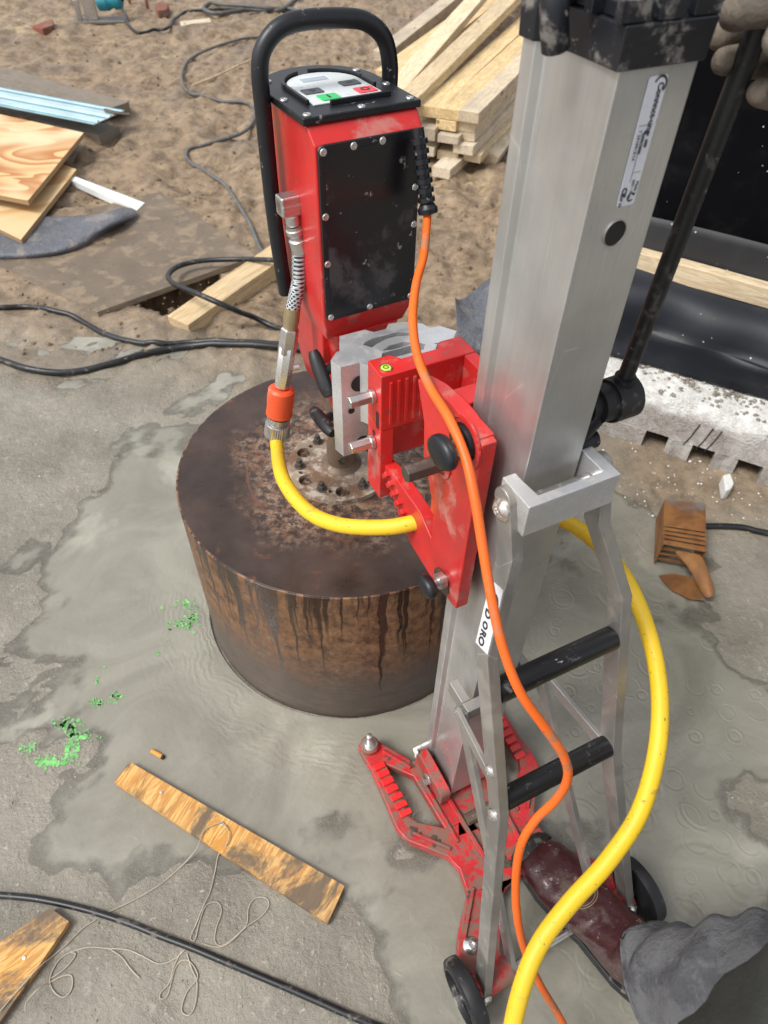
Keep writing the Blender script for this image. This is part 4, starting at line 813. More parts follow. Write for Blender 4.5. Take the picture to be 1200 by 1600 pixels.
slab('plywood_sheet', [(-260, 160), (-20, 172), (130, 205), (45, 318), (-90, 290)], [.145, .145, .145, .125, .13], .022, [m_ply, m_plye], 'plywood sheet with bold orange wavy grain, upper one of two', 'plywood')
slab('plywood_sheet', [(-140, 290), (60, 240), (119, 263), (34, 378), (-30, 345)], [.075, .090, .090, .060, .065], .022, [m_ply2, m_plye], 'pale plywood sheet with a curved end, lying under the wavy-grained one', 'plywood')
slab('ground_board', [(152, 488), (400, 400), (250, 300), (-80, 378)], [.030, .034, .030, .030], .022, [M('muddy_board', (.155, .118, .083), .62, dirt=(.26, .195, .13), amt=.5, ds=9, fleck=(.09, .07, .05), famt=.4, fs=40, bump=.35, bs=40, bd=.003), m_greyw], 'large mud-covered board lying flat over the edge of the hole', 'board')
slab('white_strip', [(108, 280), (118, 276), (226, 317), (214, 328)], [.07, .07, .035, .035], .03, [m_white, m_white], 'short white painted batten poking out from under the plywood', 'batten')
# guide rail: aluminium with pale blue strips
m_rail = M('pale_blue_rail', (.50, .66, .70), .3, .25, dirt=(.5, .5, .45), amt=.15); m_blue = M('blue_strip', (.05, .22, .28), .4)
a = G(189, 176, .135); d = (G(-60, 128, .14) - a).normalized(); rl = empty('guide_rail', a, math.atan2(d.y, d.x)); tag(rl, 'pale blue aluminium saw guide rail resting on a grey board', 'guide rail')
pr_ = [(0, .0), (0, .26), (.006, .26), (.006, .245), (.004, .240), (.004, .150), (.010, .148), (.010, .135), (.004, .132), (.004, .045), (.012, .043), (.012, .030), (.005, .028), (.005, .0)]
side = 1 if True else -1
b = MB(); b.loft([[(x, (.26 - y) - .03, z) for z, y in pr_] for x in (0, 2.4)]); b.build('rail_profile', m_rail, rl, smooth=0)
for y in (.008, .100, .205, .250):
    b = MB(); b.box((.004, .222 - y, .0052 if y > .2 or y < .05 else .0045), (2.4, .228 - y, .0072)); b.build('rail_strip', m_blue, rl, smooth=0)
b = MB(); b.tube([G(164, 172, .15), G(180, 176, .15), G(203, 179, .14)], .010, 8); tag(b.build('steel_bar', m_dsteel), 'short dark steel bar lying across the end of the guide rail', 'bar')
# grey membrane with a folded end
def cloth(name, rows, mat, label, cat, thick=.003, sub=2):
    n = len(rows[0]); b = MB(); b.add([p for r_ in rows for p in r_], [(i * n + j, i * n + j + 1, (i + 1) * n + j + 1, (i + 1) * n + j) for i in range(len(rows) - 1) for j in range(n - 1)])
    o = b.build(name, mat, smooth=0); o.data.shade_smooth(); s_ = o.modifiers.new('s', 'SOLIDIFY'); s_.thickness = thick; s_.offset = 0
    if sub: q = o.modifiers.new('q', 'SUBSURF'); q.levels = sub; q.render_levels = sub
    return tag(o, label, cat)
m_mem = M('grey_membrane', (.11, .115, .13), .42, dirt=(.22, .20, .18), amt=.45, ds=10, bump=.9, bs=9, bd=.03)
rows = [[G(-80, 330, .05), G(20, 335, .05), G(90, 338, .055), (G(160, 335, .07)), G(185, 322, .085), G(212, 324, .05)],
        [G(-80, 352, .045), G(20, 360, .04), G(90, 365, .05), G(150, 356, .085), G(188, 345, .10), G(218, 336, .045)],
        [G(-80, 376, .05), G(20, 385, .05), G(95, 384, .055), G(140, 374, .06), G(168, 356, .06), G(205, 346, .035)],
        [G(-80, 398, .055), G(10, 400, .055), G(90, 396, .06), G(135, 380, .05), G(163, 362, .04), G(190, 350, .03)],
        [G(-80, 408, .015), G(10, 410, .012), G(85, 404, .015), G(138, 388, .015), G(168, 368, .015), G(186, 353, .015)]]
cloth('membrane_sheet', rows, m_mem, 'crumpled grey rubber membrane under the plywood with its end folded over', 'membrane')
# cables on the mud
def gcable(name, px, r, mat, label, z0=None, cat='cable', n=8):
    P = [];
    for q in px:
        z = q[2] if len(q) > 2 else None; p = G(q[0], q[1], .02); h = float(height(p.x, p.y, False)) if z is None else z
        p = G(q[0], q[1], max(h, 0) + r); P.append(p)
    S_ = spline(P, n)
    for it in range(3):
        for p in S_:
            h = max(float(height(p.x, p.y, False)), 0) + r * .55
            if p.z < h: p.z = h
        zs = [p.z for p in S_]
        for i in range(2, len(S_) - 2): S_[i].z = (zs[i - 2] + 2 * zs[i - 1] + 3 * zs[i] + 2 * zs[i + 1] + zs[i + 2]) / 9
    b = MB(); b.tube(S_, r, 10); return tag(b.build(name, mat, smooth=60), label, cat)
gcable('cable', [(460, 52), (400, 60), (350, 68), (305, 88), (285, 112), (288, 138), (302, 154), (345, 159), (385, 160), (398, 178), (388, 200), (355, 219), (312, 230), (292, 242), (298, 256), (330, 274), (352, 290), (372, 318), (390, 350), (405, 385), (415, 402)], .0095, m_cabg, 'thin grey cable winding in S-curves across the far mud')
gcable('cable', [(470, 404, .10), (440, 405, .12), (375, 406, .07), (320, 407, .06), (280, 416, .06), (263, 430, .08), (272, 444, .10), (300, 455, .14), (335, 470, .14), (370, 485, .10), (400, 498), (430, 512), (460, 528)], .0105, m_cab, 'black cable looping over the square timber by the hole')
gcable('cable', [(-40, 482), (0, 480), (40, 480), (80, 484), (120, 499), (165, 522), (210, 535), (250, 538), (300, 535), (360, 534), (430, 537), (520, 545)], .0105, m_cab, 'upper of two black cables crossing the mud at the left edge')
gcable('cable', [(-40, 548), (0, 562), (40, 575), (85, 582), (130, 579), (180, 566), (230, 552), (290, 542), (360, 538), (430, 541), (520, 552)], .0120, m_cab, 'lower and thicker of two black cables crossing the mud at the left edge')
gcable('cable', [(185, 10), (195, 22), (200, 38), (215, 50), (240, 50), (262, 43), (272, 34), (290, 20), (330, 14), (380, 16)], .011, m_cab, 'black cable of the blue power tool curling over the mud')
gcable('cable', [(500, 44), (455, 18), (420, 12), (370, 8), (330, 8), (318, 14), (340, 21), (390, 16), (440, 14), (470, -10)], .016, m_cabg, 'grey cable loop at the top edge above the loop handle')
gcable('cable', [(1100, 822), (1130, 822), (1160, 824), (1185, 830), (1230, 838)], .009, m_cab, 'short black cable end at the right edge beyond the rusty metal')
gcable('cable', [(-60, 1396), (0, 1399), (60, 1405), (130, 1420), (200, 1442), (250, 1462), (300, 1481), (350, 1502), (400, 1523), (450, 1544), (500, 1566), (550, 1588), (620, 1615), (700, 1640)], .0062, m_cab, 'thick glossy black cable crossing the concrete at the bottom left', n=6)
gcable('root_strand', [(300, 134), (340, 118), (380, 98), (420, 86)], .006, m_pineg, 'thin pale twig lying on the far mud beside the winding cable', cat='twig')
# planks on the wet concrete
pk = tag(slab('plank', [(178, 1222), (202, 1190), (538, 1384), (512, 1443)], [.020, .020, .018, .018], .015, [m_plank, m_plank], 'x', 'x'), 'wet orange plank with dark stains and a string nailed to it', 'plank')
pk2 = tag(slab('plank', [(-40, 1500), (78, 1418), (108, 1440), (-30, 1640)], .020, .016, [m_plank, m_plank], 'x', 'x'), 'broken wet plank end at the bottom left corner beside the black cable', 'plank')
for o in (pk, pk2):
    bv = o.modifiers.new('bevel', 'BEVEL'); bv.width = .0015; bv.segments = 2
def nail(px, z, par, r=.0035):
    p = G(*px, z); b = MB(); b.lathe(p, (0, 0, 1), [(0, r), (.0015, r * .9), (.0018, 0)], 12); o = b.build('nail', m_zinc, smooth=40); o.parent = par; o.matrix_parent_inverse = par.matrix_world.inverted()
nail((252, 1238), .0200, pk); nail((347, 1288), .0195, pk); nail((38, 1497), .0202, pk2)
b = MB(); p = G(347, 1288, .0215)
for k in range(14):
    a = k * 1.7; q = p + Vector((.006 * math.cos(a), .006 * math.sin(a), .001 + .001 * (k % 3)))
    b.cyl(p + Vector((.002 * math.cos(a + 2), .002 * math.sin(a + 2), 0)), q, .0011, n=6)
m_str = M('grey_string', (.42, .37, .29), .8, bump=.3, bs=600)
strings = [[(347, 1284), (328, 1292), (316, 1302), (308, 1325), (285, 1352), (250, 1382), (210, 1406), (170, 1425)], [(150, 1437), (130, 1450), (105, 1475), (85, 1492), (60, 1512), (30, 1545), (0, 1580)],
  [(347, 1284), (358, 1300), (355, 1318), (342, 1335), (336, 1362), (328, 1395), (318, 1415), (308, 1440), (298, 1465), (305, 1468), (312, 1440), (322, 1415), (340, 1410), (346, 1425), (338, 1450), (336, 1470), (345, 1478), (362, 1468), (385, 1445), (388, 1420), (398, 1404), (415, 1403), (420, 1415), (408, 1432), (385, 1448), (360, 1472), (340, 1480), (315, 1474)],
  [(290, 1482), (275, 1497), (250, 1506), (225, 1495), (200, 1484), (170, 1482), (140, 1480), (110, 1488), (90, 1503), (78, 1530), (85, 1550), (100, 1558), (112, 1545), (112, 1525), (98, 1525), (78, 1535), (60, 1545), (42, 1565), (40, 1580)], [(285, 1484), (272, 1510), (265, 1535), (252, 1550), (250, 1560), (262, 1555), (275, 1510), (292, 1500), (306, 1515), (308, 1530), (292, 1550), (284, 1578), (295, 1586), (305, 1570), (308, 1535), (300, 1515), (292, 1490)],
  [(170, 1482), (190, 1495), (205, 1515), (218, 1528)], [(110, 1488), (118, 1492), (105, 1510), (90, 1522), (80, 1528)]]
st = empty('string', G(347, 1288, .02)); tag(st, 'thin loose grey string straggling from the plank over the wet concrete', 'string')
for s_ in strings:
    P = []
    for q in s_:
        z = .0235 if (pk and 178 < q[0] < 400 and q[1] < 1330 and q[0] > 300) else (.0235 if q[0] < 62 and q[1] > 1490 else .0055)
        p = G(*q, z)
        if z < .01: p = G(*q, max(float(height(p.x, p.y, False)), 0) + .0022)
        P.append(p)
    S_ = spline(P, 6)
    for p in S_: p.z = max(p.z, max(float(height(p.x, p.y, False)), 0) + .0016)
    b = MB(); b.tube(S_, .00115, 6); o = b.build('strand', m_str, smooth=60); o.parent = st; o.matrix_parent_inverse = Matrix.Translation(-Vector(st.location))
# cigarette end
cg = empty('cigarette_end', G(245, 1180, .0)); tag(cg, 'crushed cigarette end with an orange filter beside the stained plank', 'cigarette end')
a = G(237, 1173, .004) - Vector(cg.location); c_ = G(256, 1184, .004) - Vector(cg.location)
b = MB(); b.cyl(a, a.lerp(c_, .85), .0052, n=14); b.build('filter', M('filter_paper', (.62, .30, .06), .7, dirt=(.3, .2, .1), amt=.2), cg); b = MB(); b.cyl(a.lerp(c_, .85), c_, .0052, .0042, n=14); b.build('burnt_tip', m_hole, cg)
# sprayed green marks: irregular flecks of paint
m_green = M('green_marking_paint', (.15, .58, .13), .7, var=.3, vs=40, dirt=(.24, .31, .20), amt=.72, ds=70)
b = MB(); rnd = random.Random(5)
cl_ = [(290, 945, 14, 6, 22), (300, 965, 8, 14, 40), (285, 975, 16, 7, 34), (266, 985, 4, 5, 6), (264, 1002, 3, 3, 2), (158, 1040, 6, 8, 3), (150, 1063, 5, 6, 7), (150, 1097, 9, 7, 22), (182, 1088, 9, 4, 16), (174, 1098, 7, 3, 6), (103, 1132, 13, 7, 46), (113, 1155, 8, 16, 60), (133, 1150, 15, 6, 40), (46, 1170, 12, 9, 34), (75, 1190, 18, 6, 60), (112, 1180, 10, 6, 26), (100, 1190, 25, 4, 20), (245, 1020, 2, 2, 2)]
for cx, cy, sx, sy, k in cl_:
    for _ in range(int(k * 1.5)):
        p = G(cx + rnd.gauss(0, sx * .72), cy + rnd.gauss(0, sy * .72), 0); h = max(float(height(p.x, p.y, False)), 0); r = rnd.uniform(.0008, .0058) * (.4 + .7 * rnd.random()); p.z = h + .0012
        m_ = rnd.randint(9, 14); a0 = rnd.random() * 6
        ring_ = [p + Vector((math.cos(a0 + 6.283 * i / m_) * r * rnd.uniform(.22, 1.5), math.sin(a0 + 6.283 * i / m_) * r * rnd.uniform(.22, 1.4), 0)) for i in range(m_)]
        b.add([p] + ring_, [(0, i + 1, (i + 1) % m_ + 1) for i in range(m_)])
tag(b.build('paint_marks', m_green, smooth=0), kind='stuff')
# grit, pebbles and mud crumbs
def pebbles(name, n, reg, rmin, rmax, mat, seed, zoff=.3):
    b = MB(); rnd = random.Random(seed)
    for _ in range(n):
        px, py = reg(rnd); p = G(px, py, .01); h = float(height(p.x, p.y, False))
        if h < -.004 and rmax < .006: continue
        r = rnd.uniform(rmin, rmax) * rnd.uniform(.5, 1); p.z = max(h, -.002) + r * zoff
        vs = [p + Vector((x * r * rnd.uniform(.6, 1.4), y * r * rnd.uniform(.6, 1.4), z * r * rnd.uniform(.5, 1))) for x, y, z in ((1, 0, 0), (0, 1, 0), (-1, 0, 0), (0, -1, 0), (.1, .1, .9), (0, 0, -.8), (.6, .6, .5), (-.6, .5, .4))]
        b.add(vs[:6], [(0, 1, 4), (1, 2, 4), (2, 3, 4), (3, 0, 4), (1, 0, 5), (2, 1, 5), (3, 2, 5), (0, 3, 5)])
    return tag(b.build(name, mat, smooth=0), kind='stuff')
m_grit = M('grit', (.30, .26, .21), .7, var=.4, vs=30); m_clod = M('mud_clods', (.15, .105, .066), .8, var=.35, vs=20, bump=.4, bs=80)
pebbles('grit', 1400, lambda r: (r.uniform(-20, 620), r.uniform(620, 1600)), .0006, .0030, m_grit, 1)
pebbles('grit', 500, lambda r: (r.uniform(900, 1220), r.uniform(720, 1300)), .0008, .0030, m_grit, 2)
pebbles('mud_clods', 2200, lambda r: (r.uniform(-60, 960), 560 - 640 * r.random() ** .8), .003, .017, m_clod, 3, .1)
pebbles('white_crumbs', 150, lambda r: (r.gauss(1080, 90), r.gauss(740, 45)), .0015, .0055, m_white, 4)
pebbles('white_crumbs', 60, lambda r: (r.uniform(0, 450), r.uniform(450, 760)), .002, .005, M('pale_chips', (.5, .46, .38), .7), 6)
pebbles('wood_chips', 60, lambda r: (r.uniform(900, 1180), r.uniform(700, 870)), .002, .006, M('wood_chip', (.42, .27, .13), .8), 8)
def shard(name, pts, z, th, mat, label, cat):
    P = [G(*p, z) for p in pts]; b = MB(); k = len(P); b.add([*P] + [p - Vector((0, 0, th)) for p in P], [tuple(range(k)), tuple(range(2 * k - 1, k - 1, -1))] + [(i, (i + 1) % k, (i + 1) % k + k, i + k) for i in range(k)]); return tag(b.build(name, mat, bev=th * .15), label, cat)
m_eps = M('white_foam', (.66, .66, .63), .85, dirt=(.26, .22, .17), amt=.30, ds=12, fleck=(.35, .31, .26), famt=.35, fs=60, bump=.6, bs=160, bd=.003)
shard('foam_scrap', [(1130, 741), (1142, 738), (1148, 755), (1142, 764), (1134, 766)], .05, .045, m_eps, 'white foam scrap standing in the muddy water below the toothed foam', 'foam scrap')
shard('offcut', [(281, 33), (328, 28), (330, 34), (304, 36), (283, 40)], .055, .03, m_pineg, 'white wood offcut lying on the mud at the top', 'offcut')
m_brick = M('broken_brick', (.22, .07, .045), .8, bump=.4, dirt=(.2, .15, .1), amt=.5)
shard('brick_piece', [(49, 40), (68, 33), (82, 29), (84, 38), (66, 45)], .07, .05, m_brick, 'reddish brick piece half sunk in the mud at the top left', 'brick piece')
shard('brick_piece', [(241, 6), (252, 2), (263, 5), (261, 14), (246, 16)], .09, .06, m_brick, 'reddish brick piece at the top edge right of the power tool', 'brick piece')
# blue power tool on its metal base plate, and two steel pins, at the top edge
tl = empty('power_tool', G(155, 34, .03), R(12)); tag(tl, 'blue power saw standing on a square steel base plate at the top edge', 'power tool')
m_teal = M('blue_tool_shell', (.01, .19, .25), .4, dirt=(.2, .18, .15), amt=.2)
b = MB(); b.box((-.20, -.10, 0), (.22, .10, .018)); b.build('base_plate', M('tool_plate', (.16, .15, .13), .5, .4, dirt=(.2, .16, .12), amt=.4), tl, bev=.003)
b = MB(); b.box((-.17, -.02, .0185), (-.13, .03, .16)); b.box((-.10, -.03, .0185), (.00, .05, .40)); b.build('bracket', m_steel, tl, bev=.004)
b = MB(); b.lathe((.02, 0, .13), (1, -.25, .12), [(0, .03), (.01, .055), (.09, .062), (.11, .050), (.14, .050), (.15, .062), (.20, .058), (.22, .03), (.22, 0)], 24); b.cyl((.03, .02, .16), (.02, .05, .50), .045, n=18); b.build('motor_body', m_teal, tl)
b = MB(); b.cyl((.19, -.05, .14), (.24, -.06, .17), .02, n=12); b.build('cable_boot', m_black, tl)
for px, px2, lab_ in (((205, 14), (200, -30), 'thin rusty steel pin stuck in the mud, nearer the power tool'), ((231, 20), (236, -30), 'thin rusty steel pin stuck in the mud, farther right of the power tool')):
    p = G(*px, 0.0); b = MB(); q = p + Vector(((px2[0] - px[0]) * .004, .0, .55)); b.tube([p - Vector((0, 0, .05)), p.lerp(q, .5) + Vector((.004, 0, 0)), q], .014, 8); tag(b.build('steel_pin', m_brick), lab_, 'steel pin')
# ------------------------------------------------------------------ foam edge and black sheeting on the right
U0 = G(998, 697, 0); U1 = G(1182, 757, 0); ud = (U1 - U0).normalized(); un = Vector((-ud.y, ud.x, 0))
if un.y < 0: un = -un
def UP(px, py, n_):                            # on the upright plane n_ behind the foam's foot
    r = Vector(ray(px, py)); c = Vector(CP); t_ = (U0 + un * n_ - c).dot(un) / r.dot(un); p = c + r * t_ - U0; return (p.dot(ud), p.z)
def uw(s, n_, z): return U0 + ud * s + un * n_ + Vector((0, 0, z))
sL = UP(930, 680, 0)[0] - .10; sR = 1.3
zT = .185
eps = empty('foam_edge', U0, math.atan2(ud.y, ud.x)); tag(eps, 'dirty white toothed foam edging along the foot of the black sheeting', 'foam edging')
t = NT('foam_face'); c = t.mix(t.ramp(t.noise(70, 5, .7), .4, .7), (.34, .31, .28), (.22, .195, .17))
vo = t.n('TexVoronoi'); vo.inputs['Scale'].default_value = 160; t.l(t.tc.outputs['Object'], vo.inputs['Vector'])
c = t.mix(t.ramp(t.noise(12, 8, .75, dist=.5), .46, .62), c, (.43, .41, .38)); spx = t.n('SeparateXYZ'); t.l(t.tc.outputs['Object'], spx.inputs[0])
up_ = t.ramp(t.math('ADD', spx.outputs[2], t.math('MULTIPLY', t.math('SUBTRACT', t.noise(9, 7, .72), .5), .12)), .125, .155); c = t.mix(up_, c, t.mix(t.ramp(t.noise(30, 6, .7), .4, .65), (.68, .68, .65), (.50, .485, .45)))
c = t.mix(t.math('MULTIPLY', up_, t.ramp(t.noise(10, 8, .75), .57, .66)), c, (.20, .17, .13))
t.set(Base_Color=c, Roughness=.85); t.bump(t.math('ADD', vo.outputs['Distance'], t.math('MULTIPLY', t.noise(18, 7, .7), 3.)), .6, .004); m_foam = t.m
rnd = random.Random(9); xs_ = np.arange(sL, sR, .018)
def ej(k): return .006 * (vnoise(np.array([k * 3.1]), np.array([.3]), 5)[0] - .5)
rgs = []
for k, x in enumerate(xs_):
    j = [float(vnoise(np.array([k * .37 + q * 9.]), np.array([q * 1.3]), 7)[0] - .5) for q in range(8)]
    rgs.append([(x, .010 + .004 * j[0], .062), (x, .022 + .010 * j[1], .11), (x, .030 + .016 * j[2], .158 + .010 * j[3]), (x, .052 + .02 * j[4], zT - .002 + .012 * j[5]), (x, .25, zT + .006 * j[6]), (x, .25, .062)])
b = MB(); b.loft(rgs); b.build('foam_block', m_foam, eps, smooth=50)
s = sL; k = 0
TE = [UP(890, 660, 0)[0], UP(1000, 690, 0)[0]], [UP(1036, 705, 0)[0], UP(1072, 715, 0)[0]], [UP(1112, 725, 0)[0], UP(1146, 738, 0)[0]], [UP(1186, 752, 0)[0], UP(1222, 760, 0)[0]]
TE = list(TE) + [[TE[-1][1] + .075 + .17 * i, TE[-1][1] + .17 + .17 * i] for i in range(4)]
for a, c_ in TE:
    b = MB(); n_ = 5; rr = []
    for i in range(n_ + 1):
        x = a + (c_ - a) * i / n_ + (rnd.uniform(-.008, .008) if i in (0, n_) else 0); j = rnd.uniform(-.009, .009); rr.append([(x, -.004 + j, -.03), (x, .000 + j, .02), (x, .0095 + j, .0625), (x, .12, .0615), (x, .12, -.03)])
    b.loft(rr); b.build('foam_tooth', m_foam, eps, smooth=40)
for px in ((1100, 690), (1124, 688), (1140, 695)):
    v = UP(px[0], 650, .02); b = MB(); b.tube([(v[0], .022, .135), (v[0] - .010, .014, .09), (v[0] - .022, .006, .055)], .0018, 6); b.build('crack', m_hole, eps)
tag(pebbles('rubble', 260, lambda r: (r.uniform(930, 1210), 0), .004, .016, m_clod, 22, .2), kind='stuff'); bpy.data.objects.remove(bpy.data.objects['rubble'])
b = MB(); r_ = random.Random(31)
for _ in range(420):
    s = r_.uniform(sL, sR); n_ = r_.choice((r_.uniform(.05, .18), r_.uniform(.12, .18))); r1 = r_.uniform(.002, .010); p = uw(s, n_, zT + r1 * .3); b.add([p + Vector((x * r1 * r_.uniform(.6, 1.5), y * r1 * r_.uniform(.6, 1.5), z * r1 * r_.uniform(.5, .9))) for x, y, z in ((1, 0, 0), (0, 1, 0), (-1, 0, 0), (0, -1, 0), (0, 0, 1))], [(0, 1, 4), (1, 2, 4), (2, 3, 4), (3, 0, 4)])
tag(b.build('rubble', M('grey_rubble', (.24, .21, .17), .85, var=.4, vs=30), smooth=0), kind='stuff')
# sheeting: a glossy black membrane bulging down from the batten, over a black upright wall
def sheetmat(name, col, rough, dots=.0):
    t = NT(name); c = t.mix(t.ramp(t.noise(3, 4), .3, .7), tuple(x * .7 for x in col), tuple(x * 1.3 for x in col))
    vo = t.n('TexVoronoi'); vo.inputs['Scale'].default_value = 55; t.l(t.tc.outputs['Object'], vo.inputs['Vector'])
    sc_ = t.n('SeparateColor'); t.l(vo.outputs['Color'], sc_.inputs[0])
    d_ = t.math('MULTIPLY', t.math('LESS_THAN', vo.outputs['Distance'], t.math('MULTIPLY', sc_.outputs[1], .16)), t.math('GREATER_THAN', sc_.outputs[0], 1 - dots))
    c = t.mix(t.math('MULTIPLY', d_, .9), c, (.55, .55, .52)); dust = t.ramp(t.noise(6, 7, .7), .5, .8, 0, .12); c = t.mix(dust, c, (.10, .095, .09)); t.set(Specular_IOR_Level=.35)
    t.set(Base_Color=c, Roughness=t.math('ADD', rough, t.math('MULTIPLY', dust, .8))); t.bump(t.noise(14, 4), .12, .004); return t.m
m_sheet = sheetmat('black_sheeting', (.009, .011, .016), .42, .18); m_wall = sheetmat('black_wall_sheet', (.0025, .0025, .0035), .8, .16); m_wall.node_tree.nodes['Principled BSDF'].inputs['Specular IOR Level'].default_value = .08; m_strip = sheetmat('grey_flap', (.034, .035, .038), .5, .22)
WN = .34; zb = UP(1100, 432, WN)[1]; zst = UP(1100, 362, WN)[1]; wl = UP(850, 380, WN)[0]
wallL = UP(835, 200, WN)[0]
wall = empty('sheeted_wall', uw(0, WN, 0), math.atan2(ud.y, ud.x)); tag(wall, 'tall black sheeted formwork wall on the right behind the column', 'formwork wall')
b = MB(); rgs = []
for i in range(24):
    z = -.05 + 2.0 * i / 23; rgs.append([(wallL + (sR + .6 - wallL) * j / 40, .02 + .008 * math.sin(j * .9 + i * .4) + .012 * float(fbm(np.array([j * .3]), np.array([i * .35]), 3, seed=8)[0]), z) for j in range(41)])
vs = [p for r1 in rgs for p in r1]; b.add(vs, [(i * 41 + j, i * 41 + j + 1, (i + 1) * 41 + j + 1, (i + 1) * 41 + j) for i in range(23) for j in range(40)]); b.box((wallL, .05, -.05), (sR + .6, .12, 1.95)); b.build('wall_sheet', m_wall, wall, smooth=60)
zf0 = UP(1100, 430, WN)[1]; zf1 = UP(1100, 362, WN)[1]
b = MB(); rgs = []
for i in range(6):
    f = i / 5; rgs.append([(wl + (sR + .6 - wl) * j / 30, -.004 - .004 * math.sin(j * .7), zf0 + (zf1 - zf0) * f + .012 * math.sin(j * .23 + 1) * f) for j in range(31)])
b.add([p for r1 in rgs for p in r1], [(i * 31 + j, i * 31 + j + 1, (i + 1) * 31 + j + 1, (i + 1) * 31 + j) for i in range(5) for j in range(30)]); o = b.build('flap', m_strip, wall, smooth=60); s_ = o.modifiers.new('s', 'SOLIDIFY'); s_.thickness = .003
# batten clamping the sheet
a = UP(1000, 393, WN - .04); c_ = UP(1200, 447, WN - .04); zc = (a[1] + c_[1]) / 2; slope = math.atan2(c_[1] - a[1], c_[0] - a[0])
beam('batten', 'long pale pine batten clamping the black sheeting to the wall', 'batten', uw(a[0] - .14, WN - .030, a[1] - math.tan(slope) * .14), uw(c_[0] + .8, WN - .030, c_[1] + math.tan(slope) * .8), (c_[0] - a[0]) + .94, .045, .062, m_pine)
# membrane hanging from the batten down to the foam
nS = 46; rows = []
zbt = zc - .05
PROF = [(WN - .012, zbt + .02), (WN - .05, zbt - .015), (WN - .10, zbt - .030), (WN - .14, zbt - .075), (WN - .155, zbt - .15), (.182, zT + .12), (.176, zT + .05), (.172, zT + .018), (.168, zT + .008)]
s0 = UP(800, 500, .22)[0]
for i, (n_, z) in enumerate(PROF):
    row = []
    for j in range(nS + 1):
        s = s0 + (sR + .3 - s0) * j / nS; wv = .010 * math.sin(s * 9 + i * .5) + .010 * math.sin(s * 21 + i) * (i > 2); f = max(0, 1 - (s - s0) / .5)
        zz = z + (a[1] - zc) * 0 + math.tan(slope) * (s - (a[0] + c_[0]) / 2) * (1 if i < 5 else .0); row.append(uw(s, n_ + wv * (i < 7) - f * .02, zz))
    rows.append(row)
cloth('black_membrane', rows, m_sheet, 'glossy black rubber membrane bulging below the batten above the foam edge', 'membrane', .003, 1)
# its loose end, curling up to the left of the column
rows = [[D(775, 425, 2.20), D(752, 442, 2.16), D(733, 460, 2.12), D(716, 470, 2.08), D(709, 463, 2.06)],
        [D(785, 440, 2.16), D(765, 462, 2.12), D(742, 482, 2.08), D(722, 484, 2.04), D(711, 466, 2.03)],
        [D(800, 455, 2.05), D(775, 478, 2.03), D(748, 500, 2.02), D(728, 500, 2.00), D(712, 495, 1.99)],
        [D(830, 500, 1.98), D(790, 508, 1.97), D(755, 520, 1.96), D(732, 522, 1.95), D(713, 520, 1.94)],
        [D(860, 560, 1.92), D(800, 540, 1.92), D(760, 540, 1.91), D(740, 538, 1.90), D(718, 540, 1.90)],
        [D(870, 620, 1.90), D(800, 580, 1.92), D(765, 562, 1.93), D(745, 560, 1.94), D(722, 556, 1.95)]]
cloth('membrane_end', rows, m_mem, 'curled grey-black membrane end between the spacer block and the column', 'membrane', .003, 2)
# rusty metal pieces
t = NT('sheet_rust'); c = t.mix(t.ramp(t.noise(9, 6, .65, dist=.6), .35, .65), (.30, .135, .04), (.16, .065, .022)); c = t.mix(t.ramp(t.noise(5, 5, .6), .55, .66, 0, .85), c, (.17, .175, .18)); t.set(Base_Color=c, Roughness=.6, Metallic=.2); m_rust = t.m
rb = empty('rusty_box', G(1065, 880, 0)); tag(rb, 'open rusty square steel duct piece with slots standing in the puddle', 'steel duct')
O_ = Vector(rb.location)
zt2 = .10; A1 = G(1040, 781, zt2); A2 = G(1101, 787, zt2); B2 = G(1102, 862, zt2 - .01); B1 = G(1038, 850, zt2 - .01); lo = Vector((0, 0, -.085))
def pan(P, th=.003):
    n_ = (P[1] - P[0]).cross(P[3] - P[0]).normalized() * th; b = MB(); b.add([p - O_ for p in P] + [p - O_ - n_ for p in P], [(0, 1, 2, 3), (7, 6, 5, 4), (0, 1, 5, 4), (1, 2, 6, 5), (2, 3, 7, 6), (3, 0, 4, 7)]); return b
for P in ([B1, B2, A2, A1], ):
    # top panel with slots: strips between
    def at_(u, v): return (A1.lerp(A2, u)).lerp(B1.lerp(B2, u), v)
    for k, (v0, v1) in enumerate(((0, .60), (.625, .69), (.715, .78), (.805, .87), (.90, 1.0))):
        pan([at_(0, v1), at_(1, v1), at_(1, v0), at_(0, v0)]).build('top_panel' if k == 0 else 'slat', m_rust, rb, bev=.0008)
pan([A1, B1, B1 + lo, A1 + lo]).build('side_panel', m_rust, rb, bev=.0008); pan([B2, A2, A2 + lo, B2 + lo]).build('side_panel', m_rust, rb, bev=.0008)
pan([A2, A1, A1 + lo, A2 + lo]).build('back_panel', m_rust, rb, bev=.0008)
for k in range(3):
    f0 = .25 + k * .25; P = [B1 + lo * f0, B2 + lo * f0, B2 + lo * (f0 + .10), B1 + lo * (f0 + .10)]; pan([p + (A1 - B1) * .05 for p in P]).build('slat', m_rust, rb, bev=.0006)
va = empty('rusty_vane', G(1090, 920, 0)); tag(va, 'curled rusty sheet metal vane lying in front of the steel duct', 'metal vane'); O_ = Vector(va.location)
rw = [[G(1048, 858, .085), G(1075, 862, .085), G(1101, 866, .08)], [G(1062, 872, .07), G(1088, 880, .07), G(1106, 890, .065)], [G(1080, 892, .05), G(1104, 905, .055), G(1116, 912, .05)], [G(1100, 940, .01), G(1110, 935, .03), G(1118, 930, .03)]]
